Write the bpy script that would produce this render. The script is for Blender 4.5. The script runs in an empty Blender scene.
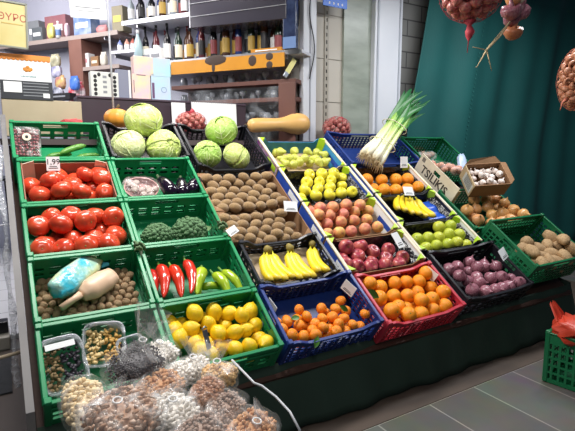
import bpy, bmesh, math, random
from mathutils import Vector, Matrix, Euler, noise
SC = bpy.context.scene
COL = SC.collection
rnd = random.Random(11)
PI = math.pi

# ---------------------------------------------------------------- camera, world, lights, exposure
PITCH = 0.14374
cd = bpy.data.cameras.new('camera'); cam = bpy.data.objects.new('camera', cd); COL.objects.link(cam)
cd.sensor_width = 36; cd.lens = 468.4 / 575 * 36; cd.clip_start = .05; cd.clip_end = 60
cam.location = (0, 0, 1.5); cam.rotation_euler = (PI / 2 - PITCH, 0, 0)
SC.camera = cam
w = bpy.data.worlds.new('night'); SC.world = w; w.use_nodes = True
w.node_tree.nodes['Background'].inputs[0].default_value = (.55, .68, .9, 1)
w.node_tree.nodes['Background'].inputs[1].default_value = .06
SC.view_settings.view_transform = 'Standard'; SC.view_settings.look = 'None'
SC.view_settings.exposure = 0.0; SC.view_settings.gamma = 1; SC.view_settings.use_curve_mapping = False

# frames: S = sloped display (across, up the slope, off the slope); V = upright (across, back, height); I = shop back wall
AZ, TH = .5416, .6113
O = Vector((.5518, 2.604, .5))
R = Vector((math.cos(AZ), math.sin(AZ), 0)); D = Vector((-math.sin(AZ), math.cos(AZ), 0)); Z = Vector((0, 0, 1))
U = D * math.cos(TH) + Z * math.sin(TH); N = -D * math.sin(TH) + Z * math.cos(TH)
def frame(o, a, b, c):
    m = Matrix.Identity(4)
    for i in range(3):
        m[i][0], m[i][1], m[i][2], m[i][3] = a[i], b[i], c[i], o[i]
    return m
MS = frame(O, R, U, N)
MV = frame(Vector((O.x, O.y, 0)), R, D, Z)
ia = math.radians(-24)
MI = frame(Vector((-1, 5.3, 0)), Vector((math.cos(ia), math.sin(ia), 0)), Vector((-math.sin(ia), math.cos(ia), 0)), Z)
T = Matrix.Translation
def rot(x=0, y=0, z=0): return Euler((math.radians(x), math.radians(y), math.radians(z))).to_matrix().to_4x4()

def area(name, M, loc, size, power, color, rx=0, ry=0, sy=None):
    l = bpy.data.lights.new(name, 'AREA'); l.energy = power; l.color = color; l.size = size
    if sy: l.shape = 'RECTANGLE'; l.size_y = sy
    o = bpy.data.objects.new(name, l); COL.objects.link(o); o.matrix_world = M @ T(loc) @ rot(rx, ry, 0)
    return o
area('awning_and_fill_light', MV, (-1.1, .7, 3.15), 1.6, 97, (1, .97, .93), -4, 0, .35)
area('awning_and_fill_light', MV, (2.1, .35, 3.3), 2.0, 78, (.95, .97, 1), 0, 0, .3)  # fill lamp added on the right to brighten curtain and door frame
area('front_fill_light', MV, (-1.6, -2.2, 3.6), 1.0, 32, (1, .96, .92), 32, 0)  # front fill added to lift the nut bags, not a real street lamp
area('shop_ceiling_light', MI, (-1.6, -1.5, 3.4), 1.6, 95, (1, .96, .97), 38, 0)
area('shop_ceiling_light', MI, (.4, -.9, 3.3), .7, 25, (1, .95, .9), -10, 0)

# ---------------------------------------------------------------- helpers
def lin(h):
    h = h.lstrip('#'); v = [int(h[i:i + 2], 16) / 255 for i in (0, 2, 4)]
    return tuple((c / 12.92 if c <= .04045 else ((c + .055) / 1.055) ** 2.4) for c in v) + (1,)
MATS = {}
def mat(name, c1, c2=None, c3=None, rough=.5, metal=0, nscale=6, namt=.5, bump=0, bscale=40, spec=.5, coat=0, sub=0, sheen=0, stretch=None):
    """c1..c2 varies from one object to the next, c3 is mottled over it with noise"""
    if name in MATS: return MATS[name]
    m = bpy.data.materials.new(name); m.use_nodes = True; nt = m.node_tree; nd = nt.nodes; L = nt.links
    p = nd['Principled BSDF']; p.inputs['Roughness'].default_value = rough; p.inputs['Metallic'].default_value = metal
    p.inputs['Specular IOR Level'].default_value = spec; p.inputs['Coat Weight'].default_value = coat
    p.inputs['Coat Roughness'].default_value = .15
    if sub:
        p.inputs['Subsurface Weight'].default_value = sub; p.inputs['Subsurface Scale'].default_value = .01
    if sheen: p.inputs['Sheen Weight'].default_value = sheen
    tc = nd.new('ShaderNodeTexCoord'); src = tc.outputs['Object']
    if stretch:
        mp = nd.new('ShaderNodeMapping'); mp.inputs['Scale'].default_value = stretch; L.new(src, mp.inputs[0]); src = mp.outputs[0]
    def mix(f, a, b):
        x = nd.new('ShaderNodeMix'); x.data_type = 'RGBA'
        if isinstance(f, float): x.inputs[0].default_value = f
        else: L.new(f, x.inputs[0])
        for s, v in ((6, a), (7, b)):
            if isinstance(v, tuple): x.inputs[s].default_value = v
            else: L.new(v, x.inputs[s])
        return x.outputs[2]
    col = lin(c1)
    if c2:
        oi = nd.new('ShaderNodeObjectInfo'); col = mix(oi.outputs['Random'], lin(c1), lin(c2))
    if c3:
        n = nd.new('ShaderNodeTexNoise'); n.inputs['Scale'].default_value = nscale; n.inputs['Detail'].default_value = 4
        L.new(src, n.inputs['Vector'])
        mr = nd.new('ShaderNodeMapRange'); mr.inputs[1].default_value = .38; mr.inputs[2].default_value = .68; mr.inputs[4].default_value = namt
        L.new(n.outputs[0], mr.inputs[0]); col = mix(mr.outputs[0], col, lin(c3))
    if isinstance(col, tuple): p.inputs['Base Color'].default_value = col
    else: L.new(col, p.inputs['Base Color'])
    if bump:
        n = nd.new('ShaderNodeTexNoise'); n.inputs['Scale'].default_value = bscale; n.inputs['Detail'].default_value = 3; L.new(src, n.inputs['Vector'])
        b = nd.new('ShaderNodeBump'); b.inputs['Strength'].default_value = bump; b.inputs['Distance'].default_value = .02
        L.new(n.outputs[0], b.inputs['Height']); L.new(b.outputs[0], p.inputs['Normal'])
    MATS[name] = m; return m
def mat_along(name, stops, axis=1, rough=.45, c_noise=.1):
    """true colour change along the length of the thing (0..1 on a local axis)"""
    if name in MATS: return MATS[name]
    m = bpy.data.materials.new(name); m.use_nodes = True; nt = m.node_tree; nd = nt.nodes; L = nt.links
    p = nd['Principled BSDF']; p.inputs['Roughness'].default_value = rough
    tc = nd.new('ShaderNodeTexCoord'); sx = nd.new('ShaderNodeSeparateXYZ'); L.new(tc.outputs['Object'], sx.inputs[0])
    n = nd.new('ShaderNodeTexNoise'); n.inputs['Scale'].default_value = 9; L.new(tc.outputs['Object'], n.inputs['Vector'])
    ma = nd.new('ShaderNodeMath'); ma.operation = 'MULTIPLY_ADD'; ma.inputs[1].default_value = c_noise; L.new(n.outputs[0], ma.inputs[0]); L.new(sx.outputs[axis], ma.inputs[2])
    cr = nd.new('ShaderNodeValToRGB'); L.new(ma.outputs[0], cr.inputs[0])
    e = cr.color_ramp.elements
    while len(e) < len(stops): e.new(.5)
    for k, (q, c) in enumerate(stops): e[k].position = q; e[k].color = lin(c)
    L.new(cr.outputs[0], p.inputs['Base Color']); MATS[name] = m; return m
def mat_film(name, opacity=.25, tint='ffffff', scale=9):
    if name in MATS: return MATS[name]
    m = bpy.data.materials.new(name); m.use_nodes = True; nt = m.node_tree; nd = nt.nodes; L = nt.links
    p = nd['Principled BSDF']; p.inputs['Base Color'].default_value = lin(tint); p.inputs['Roughness'].default_value = .12
    p.inputs['Specular IOR Level'].default_value = .9
    tr = nd.new('ShaderNodeBsdfTransparent'); mx = nd.new('ShaderNodeMixShader'); out = nd['Material Output']
    tc = nd.new('ShaderNodeTexCoord'); n = nd.new('ShaderNodeTexNoise'); n.inputs['Scale'].default_value = scale; n.inputs['Detail'].default_value = 5
    n.inputs['Distortion'].default_value = 1.2; L.new(tc.outputs['Object'], n.inputs['Vector'])
    mr = nd.new('ShaderNodeMapRange'); mr.inputs[1].default_value = .50; mr.inputs[2].default_value = .74
    mr.inputs[3].default_value = opacity * .3; mr.inputs[4].default_value = min(1, opacity * 3); L.new(n.outputs[0], mr.inputs[0])
    b = nd.new('ShaderNodeBump'); b.inputs['Strength'].default_value = .9; b.inputs['Distance'].default_value = .03
    L.new(n.outputs[0], b.inputs['Height']); L.new(b.outputs[0], p.inputs['Normal'])
    L.new(mr.outputs[0], mx.inputs[0]); L.new(tr.outputs[0], mx.inputs[1]); L.new(p.outputs[0], mx.inputs[2]); L.new(mx.outputs[0], out.inputs[0])
    MATS[name] = m; return m

def ico(sub):
    b = bmesh.new(); bmesh.ops.create_icosphere(b, subdivisions=sub, radius=1); v = [x.co.copy() for x in b.verts]; f = [[q.index for q in x.verts] for x in b.faces]; b.free(); return v, f
ICO = {k: ico(k) for k in (1, 2, 3, 4)}
class MB:
    def __init__(s): s.v = []; s.f = []; s.m = []; s.mi = 0
    def add(s, v, f):
        o = len(s.v); s.v += [Vector(x) for x in v]; s.f += [[i + o for i in q] for q in f]; s.m += [s.mi] * len(f); return s
    def box(s, c, d, M=None):
        x, y, z = [q / 2 for q in d]; c = Vector(c)
        v = [Vector((a * x, b * y, e * z)) for a in (-1, 1) for b in (-1, 1) for e in (-1, 1)]
        v = [(M @ q if M else q) + c for q in v]
        return s.add(v, [(0, 1, 3, 2), (4, 6, 7, 5), (0, 4, 5, 1), (2, 3, 7, 6), (0, 2, 6, 4), (1, 5, 7, 3)])
    def sweep(s, pts, side, up, wd, h):
        """rectangular bar whose centre line runs through pts"""
        side, up = Vector(side), Vector(up); vs = []
        for p in pts:
            p = Vector(p); vs += [p - side * wd / 2 - up * h / 2, p + side * wd / 2 - up * h / 2, p + side * wd / 2 + up * h / 2, p - side * wd / 2 + up * h / 2]
        n = len(pts); f = [(0, 3, 2, 1), (4 * n - 4, 4 * n - 3, 4 * n - 2, 4 * n - 1)]
        for i in range(n - 1):
            a = i * 4
            for k in range(4): f.append((a + k, a + (k + 1) % 4, a + 4 + (k + 1) % 4, a + 4 + k))
        return s.add(vs, f)
    def tube(s, pts, rad, seg=6, cap=True):
        pts = [Vector(p) for p in pts]; n = len(pts); vs = []; f = []
        if not hasattr(rad, '__len__'): rad = [rad] * n
        ref = Vector((.13, .21, .97)); 
        for i, p in enumerate(pts):
            t = (pts[min(i + 1, n - 1)] - pts[max(i - 1, 0)]).normalized()
            if i == 0:
                a = t.cross(ref)
                if a.length < .1: a = t.cross(Vector((1, 0, 0)))
                a.normalize()
            else:
                a = (a - t * a.dot(t)).normalized()
            b = t.cross(a)
            for k in range(seg):
                q = 2 * PI * k / seg; vs.append(p + (a * math.cos(q) + b * math.sin(q)) * rad[i])
        for i in range(n - 1):
            for k in range(seg): f.append((i * seg + k, i * seg + (k + 1) % seg, (i + 1) * seg + (k + 1) % seg, (i + 1) * seg + k))
        if cap: f.append(tuple(range(seg))[::-1]); f.append(tuple((n - 1) * seg + k for k in range(seg)))
        return s.add(vs, f)
    def lathe(s, prof, seg=16, c=(0, 0, 0), fn=None):
        c = Vector(c); vs = []; f = []; n = len(prof)
        for r_, z_ in prof:
            for k in range(seg):
                q = 2 * PI * k / seg; rr = max(r_, 1e-4) * (fn(q, z_) if fn else 1); vs.append(c + Vector((rr * math.cos(q), rr * math.sin(q), z_)))
        for i in range(n - 1):
            for k in range(seg): f.append((i * seg + k, i * seg + (k + 1) % seg, (i + 1) * seg + (k + 1) % seg, (i + 1) * seg + k))
        f.append(tuple(range(seg))[::-1]); f.append(tuple((n - 1) * seg + k for k in range(seg)))
        return s.add(vs, f)
    def ell(s, c, r, sub=2, M=None, nz=0, ns=2.0, seed=0):
        v, f = ICO[sub]; c = Vector(c); r = (r, r, r) if not hasattr(r, '__len__') else r; o = []
        for p in v:
            k = 1 + (nz * noise.noise(p * ns + Vector((seed, seed * 1.7, 0))) if nz else 0)
            q = Vector((p.x * r[0] * k, p.y * r[1] * k, p.z * r[2] * k)); o.append((M @ q if M else q) + c)
        return s.add(o, f)
    def grid(s, fn, nu, nv):
        vs = [fn(i / nu, j / nv) for j in range(nv + 1) for i in range(nu + 1)]
        return s.add(vs, [(j * (nu + 1) + i, j * (nu + 1) + i + 1, (j + 1) * (nu + 1) + i + 1, (j + 1) * (nu + 1) + i) for j in range(nv) for i in range(nu)])
    def panel(s, o, ax, an, L, H, t, nx, zs, solid, prof=None):
        """upright perforated panel: cells where solid(i, j) is true, top edge following prof(0..1)"""
        o, ax, an = Vector(o), Vector(ax), Vector(an); up = Vector((0, 0, 1)); nz = len(zs) - 1; ix = {}; vs = []; f = []
        S = [[bool(solid(i, j)) for j in range(nz)] for i in range(nx)]
        def vid(i, j, k):
            if (i, j, k) not in ix:
                x = i / nx; ix[(i, j, k)] = len(vs); vs.append(o + ax * L * x + up * H * zs[j] * (prof(x) if prof else 1) + an * t * k)
            return ix[(i, j, k)]
        g = lambda i, j: 0 <= i < nx and 0 <= j < nz and S[i][j]
        for i in range(nx):
            for j in range(nz):
                if not S[i][j]: continue
                f.append((vid(i, j, 0), vid(i + 1, j, 0), vid(i + 1, j + 1, 0), vid(i, j + 1, 0)))
                f.append((vid(i, j, 1), vid(i, j + 1, 1), vid(i + 1, j + 1, 1), vid(i + 1, j, 1)))
                if not g(i - 1, j): f.append((vid(i, j, 0), vid(i, j + 1, 0), vid(i, j + 1, 1), vid(i, j, 1)))
                if not g(i + 1, j): f.append((vid(i + 1, j, 0), vid(i + 1, j, 1), vid(i + 1, j + 1, 1), vid(i + 1, j + 1, 0)))
                if not g(i, j - 1): f.append((vid(i, j, 0), vid(i, j, 1), vid(i + 1, j, 1), vid(i + 1, j, 0)))
                if not g(i, j + 1): f.append((vid(i, j + 1, 0), vid(i + 1, j + 1, 0), vid(i + 1, j + 1, 1), vid(i, j + 1, 1)))
        return s.add(vs, f)
    def mesh(s, name, mats, smooth=False):
        me = bpy.data.meshes.new(name); me.from_pydata([tuple(v) for v in s.v], [], s.f)
        for m_ in (mats if isinstance(mats, (list, tuple)) else [mats]): me.materials.append(m_)
        for p, k in zip(me.polygons, s.m): p.material_index = k; p.use_smooth = smooth
        b = bmesh.new(); b.from_mesh(me); bmesh.ops.recalc_face_normals(b, faces=b.faces); b.to_mesh(me); b.free()
        me.update(); return me
    def build(s, name, mats, parent=None, smooth=False, M=None):
        return put(name, s.mesh(name, mats, smooth), parent, M)
def put(name, me, parent=None, M=None):
    o = bpy.data.objects.new(name, me); COL.objects.link(o)
    if parent: o.parent = parent
    if M is not None: o.matrix_local = M
    return o
def tag(o, label, cat, group=None, kind=None):
    o['label'] = label; o['category'] = cat
    if group: o['group'] = group
    if kind: o['kind'] = kind
    return o
def thing(name, label, cat, M, group=None):
    o = bpy.data.objects.new(name, None); COL.objects.link(o); o.matrix_local = M; o.empty_display_size = .05
    return tag(o, label, cat, group)
def struct(name, mb, m, M=None, smooth=False):
    o = mb.build(name, m, None, smooth, M); o['kind'] = 'structure'; return o
def bevel(o, w_=.003, seg=2):
    m = o.modifiers.new('bevel', 'BEVEL'); m.width = w_; m.segments = seg; m.limit_method = 'ANGLE'; return o
def copy_tree(o, parent=None):
    c = o.copy(); COL.objects.link(c)
    if parent: c.parent = parent
    for ch in [q for q in ALLCH.get(o.name, [])]: copy_tree(ch, c)
    return c
ALLCH = {}
def text(s_, size, m, parent, M, name='lettering', ext=.0006, align='CENTER'):
    c = bpy.data.curves.new('t', 'FONT'); c.body = s_; c.size = size; c.extrude = ext; c.align_x = align; c.align_y = 'CENTER'; c.resolution_u = 3; c.offset = size * .018 if len(s_) == 8 else 0
    o = bpy.data.objects.new('t', c); COL.objects.link(o); bpy.context.view_layer.update()
    me = bpy.data.meshes.new_from_object(o.evaluated_get(bpy.context.evaluated_depsgraph_get())); bpy.data.objects.remove(o)
    me.materials.clear(); me.materials.append(m); return put(name, me, parent, M)
UPR = rot(90, 0, 0)   # text standing up, facing -y

# ---------------------------------------------------------------- materials
m_green = mat('green_plastic', '1a8c58', c3='147548', rough=.38, nscale=3, namt=.5)
m_green2 = mat('dark_green_plastic', '0f6c42', c3='0c5734', rough=.4, nscale=3)
m_blackp = mat('black_plastic', '1b1c22', c3='2a2b33', rough=.35, nscale=4)
m_bluep = mat('blue_plastic', '1c3880', c3='172c66', rough=.4, nscale=3)
m_redp = mat('red_plastic', 'c8384a', c3='a92a3c', rough=.42, nscale=3)
m_card = mat('brown_cardboard', '94704f', c3='7c5c40', rough=.85, nscale=5, bump=.1)
m_card2 = mat('pale_cardboard', 'c9b28c', c3='b39a74', rough=.85, nscale=5, bump=.1)
m_cream = mat('cream_board', 'e3dac4', c3='cfc2a5', rough=.6, nscale=8)
m_white = mat('white_paper', 'eceef0', rough=.6)
m_ink = mat('black_ink', '1c1c20', rough=.6)
m_lime = mat('lime_green_card', 'b5dc2c', rough=.5)
m_bprint = mat('blue_printed_card', '2b4fae', c3='1f3a86', rough=.5, nscale=12)
m_pprint = mat('purple_printed_card', '7a3a78', c3='c9b8c6', rough=.5, nscale=14, namt=.8)
m_liner = mat('black_liner_film', '15161c', c3='2b2d38', rough=.18, nscale=18, bump=.8, bscale=22)
m_wood = mat('dark_wood', '4a3026', c3='38231b', rough=.6, nscale=4, stretch=(1, 8, 8))
m_metal = mat('grey_metal', 'a9abb0', rough=.35, metal=.8)
m_film = mat_film('clear_film', .17, 'ffffff', 7)
m_film2 = mat_film('hazy_film', .36, 'ffffff', 7)

# ---------------------------------------------------------------- setting
mb = MB()
m_tile = bpy.data.materials.new('floor_tiles'); m_tile.use_nodes = True
nt = m_tile.node_tree; nd = nt.nodes; p = nd['Principled BSDF']
tc = nd.new('ShaderNodeTexCoord'); mp = nd.new('ShaderNodeMapping'); br = nd.new('ShaderNodeTexBrick')
mp.inputs['Location'].default_value = (.17, .17, 0)
br.offset = 0; br.inputs['Scale'].default_value = 1; br.inputs['Brick Width'].default_value = .40; br.inputs['Row Height'].default_value = .80; br.inputs['Mortar Size'].default_value = .005
br.inputs['Color1'].default_value = lin('686762'); br.inputs['Color2'].default_value = lin('72716d'); br.inputs['Mortar'].default_value = lin('a39f96')
nz_ = nd.new('ShaderNodeTexNoise'); nz_.inputs['Scale'].default_value = 5; nz_.inputs['Detail'].default_value = 6
mx = nd.new('ShaderNodeMix'); mx.data_type = 'RGBA'; mx.blend_type = 'MULTIPLY'; mx.inputs[0].default_value = .5
nt.links.new(tc.outputs['Object'], mp.inputs[0]); nt.links.new(mp.outputs[0], br.inputs['Vector']); nt.links.new(tc.outputs['Object'], nz_.inputs['Vector'])
nt.links.new(br.outputs[0], mx.inputs[6]); nt.links.new(nz_.outputs[1], mx.inputs[7]); nt.links.new(mx.outputs[2], p.inputs['Base Color']); p.inputs['Roughness'].default_value = .35
mb.box((1.5, .3, -.02), (11, 7, .04)); struct('floor', mb, m_tile, MV)
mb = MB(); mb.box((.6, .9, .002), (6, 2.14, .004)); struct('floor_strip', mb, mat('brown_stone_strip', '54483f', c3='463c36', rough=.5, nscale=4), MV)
m_itile = bpy.data.materials.new('shop_floor_tiles'); m_itile.use_nodes = True
nt = m_itile.node_tree; nd = nt.nodes; p = nd['Principled BSDF']; tc = nd.new('ShaderNodeTexCoord'); br = nd.new('ShaderNodeTexBrick'); br.offset = 0
br.inputs['Scale'].default_value = 1; br.inputs['Brick Width'].default_value = .4; br.inputs['Row Height'].default_value = .4; br.inputs['Mortar Size'].default_value = .006
br.inputs['Color1'].default_value = lin('dcdfe6'); br.inputs['Color2'].default_value = lin('e4e6ea'); br.inputs['Mortar'].default_value = lin('8e9096')
nt.links.new(tc.outputs['Object'], br.inputs['Vector']); nt.links.new(br.outputs[0], p.inputs['Base Color']); p.inputs['Roughness'].default_value = .3
mb = MB(); mb.box((-2.2, 4.8, .02), (4.6, 5.2, .04)); struct('floor_shop', mb, m_itile, MV)
mb = MB(); mb.box((-2.45, 2.1, .05), (1.15, .22, .1)); o = struct('trim_1', mb, mat('door_sill', 'b8b4a8', rough=.5), MV); bevel(o, .01)
# shop back wall, with its door jamb at the left
mb = MB(); mb.box((-1.67, .06, 1.7), (5.56, .1, 3.8)); struct('wall_back', mb, mat('lilac_grey_wall', 'b9bccb', c3='a9acbd', rough=.8, nscale=2), MI)
mb = MB(); mb.box((-4.6, -2.0, 1.7), (.1, 5, 3.8)); struct('wall_left', mb, mat('lilac_grey_wall', 'b9bccb'), MI)
mb = MB(); mb.box((-2.0, -1.2, 3.65), (5.6, 2.6, .08)); struct('ceiling', mb, mat('shop_ceiling', 'c8c8cc', rough=.9), MI)

# facade, right of the shop opening
def vbox(mb, x0, x1, y0, y1, z0, z1): mb.box(((x0 + x1) / 2, (y0 + y1) / 2, (z0 + z1) / 2), (x1 - x0, y1 - y0, z1 - z0))
FD = 2.0
a0 = (0.851, 2.35)[0]; a1 = (1.219, 2.384)[0]; a2 = (1.576, 2.417)[0]; a3 = (1.961, 2.452)[0]
mb = MB(); vbox(mb, a0 - .02, a1, FD + .02, FD + .1, 0, 3.6); struct('wall_panel', mb, mat('beige_shop_panel', 'c4beb3', c3='b4aea2', rough=.6, nscale=2), MV)
mb = MB()
for k in range(7):
    z_ = .7 + k * .42; mb.box(((a0 + a1) / 2, FD + .018, z_), (a1 - a0, .006, .006))
struct('trim_2', mb, mat('panel_joint', '8d887d', rough=.7), MV)
m_marble = mat('green_grey_marble', 'a2aa9f', c3='868f84', rough=.3, nscale=3, namt=.8, stretch=(1, 1, 3))
mb = MB(); vbox(mb, a1, a2 + .02, FD - .01, FD + .1, 0, 3.6); struct('wall_marble', mb, m_marble, MV)
mb = MB(); vbox(mb, a2, a3, FD - .07, FD + .05, 0, 3.6); o = struct('trim_3', mb, mat('white_door_frame', 'e2e5ec', c3='d2d7e0', rough=.35, nscale=2), MV); bevel(o, .01)
mb = MB(); vbox(mb, a2 + .03, a2 + .05, FD - .08, FD - .07, 0, 3.6); vbox(mb, a3 - .05, a3 - .035, FD - .08, FD - .07, 0, 3.6); struct('trim_4', mb, mat('frame_bead', 'b5bac4', rough=.4), MV)
m_brick = bpy.data.materials.new('grey_stone_courses'); m_brick.use_nodes = True
nt = m_brick.node_tree; nd = nt.nodes; p = nd['Principled BSDF']; tc = nd.new('ShaderNodeTexCoord'); mp = nd.new('ShaderNodeMapping'); br = nd.new('ShaderNodeTexBrick')
mp.inputs['Rotation'].default_value = (PI / 2, 0, 0)
br.inputs['Scale'].default_value = 1; br.inputs['Brick Width'].default_value = .42; br.inputs['Row Height'].default_value = .17; br.inputs['Mortar Size'].default_value = .008
br.inputs['Color1'].default_value = lin('70706e'); br.inputs['Color2'].default_value = lin('80807c'); br.inputs['Mortar'].default_value = lin('454545')
nt.links.new(tc.outputs['Object'], mp.inputs[0]); nt.links.new(mp.outputs[0], br.inputs['Vector']); nt.links.new(br.outputs[0], p.inputs['Base Color']); p.inputs['Roughness'].default_value = .7
mb = MB(); vbox(mb, a3, 8, FD, FD + .12, 0, 3.8); struct('wall_right', mb, m_brick, MV)
mb = MB(); vbox(mb, a0 - .2, a1 - .15, FD + .1, FD + 2.4, 0, 3.6); struct('wall_inner', mb, mat('beige_shop_panel', 'b3ada2'), MV)

# perforated shelving upright beside the opening
up_ = thing('shelf_upright', 'dark slotted metal strip running up the beige panel', 'shelf bracket rail', MV @ T(((1.019, 2.365)[0], FD + .012, 0)))
mb = MB(); mb.panel((-.024, 0, 0), (1, 0, 0), (0, -1, 0), .048, 3.5, .006, 3, [k / 100 for k in range(101)], lambda i, j: i != 1 or j % 2)
mb.build('rail', mat('beige_rail', 'a49e92', rough=.5), up_)
mb = MB(); mb.box((0, .003, 1.75), (.02, .003, 3.5)); mb.build('slot_backing', m_ink, up_)
# white upright of the shop opening
b0 = (0.677, 2.334)[0]; b1 = (0.827, 2.348)[0]
ps = thing('shop_post', 'white square post at the right edge of the shop opening', 'post', MV @ T(((b0 + b1) / 2, FD - .06, 0)))
mb = MB(); mb.box((0, 0, 1.8), (b1 - b0, .07, 3.6)); bevel(mb.build('post_tube', mat('white_post_paint', 'cdd0d8', rough=.4), ps), .006)
mb = MB(); mb.box((0, -.037, 1.8), (.012, .006, 3.6)); mb.build('groove_strip', mat('grey_groove', '8e919a', rough=.5), ps)
cbl = MB(); pts = []
for k in range(24):
    z_ = 3.3 - k * .05; pts.append(((b0 + b1) / 2 + .03 * math.sin(k * .45) + .01, FD - .11, z_))
tag(cbl.tube(pts, .006, 6).build('cable', m_ink, None, True, MV), 'thin dark cable looping down the white post', 'cable')

# black-out curtain
c0 = (2.272, 3.085); c1 = (1.964, 1.475)
def curt(u_, v_):
    x = u_ * 5.6; lean = (1 - v_) * .0
    left = c1[0] + (c0[0] - c1[0]) * min(1.3, max(0, (v_ * 3.3 - c1[1]) / (c0[1] - c1[1])))
    xx = left + x; s_ = x * 5.2
    y = 1.80 + .035 * math.sin(s_) + .022 * math.sin(s_ * 2.3 + 1 + v_) + .012 * noise.noise(Vector((x * 2, v_ * 3, 0)))
    return Vector((xx, y, .02 + v_ * 3.5))
cu = thing('curtain', 'tall dark green fabric curtain hanging behind the crates at the right', 'curtain', MV)
mb = MB(); mb.grid(curt, 220, 14); o = mb.build('curtain_cloth', mat('dark_green_cloth', '115a58', c3='0d4a49', rough=.75, nscale=1.5, bump=.1, bscale=60), cu, True)
sm = o.modifiers.new('s', 'SOLIDIFY'); sm.thickness = .004
mb = MB()
for k in range(70):
    v_ = .02 + k * .014; q = curt(.155, v_); q.y -= .012; mb.box(q, (.012, .004, .012))
mb.build('seam_stitches', mat('stitching', '2c6f6a', rough=.8), cu)

# ---------------------------------------------------------------- display stand
st = thing('display_stand', 'sloped crate stand hung with a black green fabric skirt', 'display stand', MV)
def S2V(u_, n_): return (u_ * math.cos(TH) - n_ * math.sin(TH), .5 + u_ * math.sin(TH) + n_ * math.cos(TH))
mb = MB(); 
Md = MV.inverted() @ MS
mb2 = MB(); mb2.box((.2, 1.0, -.215), (3.96, 2.12, .02)); mb2.build('deck_board', m_wood, st, M=Md)
mb = MB()
for k in range(5): mb.box((.2, .02 + k * .41, -.235), (3.96, .05, .03))
mb.build('deck_batten', m_wood, st, M=Md)
for x in (-1.72, -.6, .55, 1.45, 2.2):
    for d_ in (.14, .9, 1.68):
        u_ = d_ / math.cos(TH); zt = .5 + math.tan(TH) * d_ - .31
        if zt > .05: mb = MB(); mb.box((x, d_, zt / 2), (.05, .05, zt)); mb.build('leg', m_wood, st)
def skirt(u_, v_):
    x = -1.78 + 4.0 * u_; y0, z0 = S2V(.005, -.2)
    wv = .012 * math.sin(x * 9) + .008 * math.sin(x * 23 + 1)
    return Vector((x, y0 * v_ + .005 * (1 - v_) + wv * (1 - v_ * .8) - .012, .012 + (z0 + .01) * v_))
mb = MB(); mb.grid(skirt, 120, 8)
m_skirt = mat('black_green_skirt_cloth', '2a4036', c3='22342c', rough=.8, nscale=3)
o = mb.build('skirt', m_skirt, st, True); sm = o.modifiers.new('s', 'SOLIDIFY'); sm.thickness = .004
def skirt2(u_, v_):
    q = skirt(1, v_); return Vector((q.x + .02 * u_, q.y + .75 * u_, .012 + (q.z) * v_ * (1 + .4 * u_)))
mb = MB(); mb.grid(skirt2, 20, 4); o = mb.build('side_skirt', m_skirt, st, True); sm = o.modifiers.new('s', 'SOLIDIFY'); sm.thickness = .004
# left side cheek of the stand
mb = MB(); y_ = [S2V(-.02, -.2), S2V(2.1, -.2), S2V(2.1, .02), S2V(-.02, .02)]
vs = []
for x in (-1.815, -1.785): vs += [(x, a, b) for a, b in [(0.02, 0.0), (1.85, 0.0), (y_[2][0] + .1, y_[2][1]), (y_[3][0], y_[3][1])]]
mb.add(vs, [(0, 1, 2, 3), (7, 6, 5, 4), (0, 4, 5, 1), (1, 5, 6, 2), (2, 6, 7, 3), (3, 7, 4, 0)])
mb.build('side_board', mat('grey_side_board', '7c7a7a', c3='6a686a', rough=.7, nscale=6), st)
# rolled clear plastic sheet down the side
pts = [(-1.838 - .006 * math.sin(k * 1.3), S2V(0, 0)[0] + .55 + k * .045, .35 + k * .085) for k in range(16)]
tag(MB().tube(pts, [.014 + .006 * math.sin(k * 2.1) for k in range(16)], 10).build('plastic_sheet_roll', mat_film('milky_film', .75, 'dfe3ea', 20), None, True, MV), 'milky rolled plastic sheet hanging down the left side of stand', 'plastic sheet')

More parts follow.
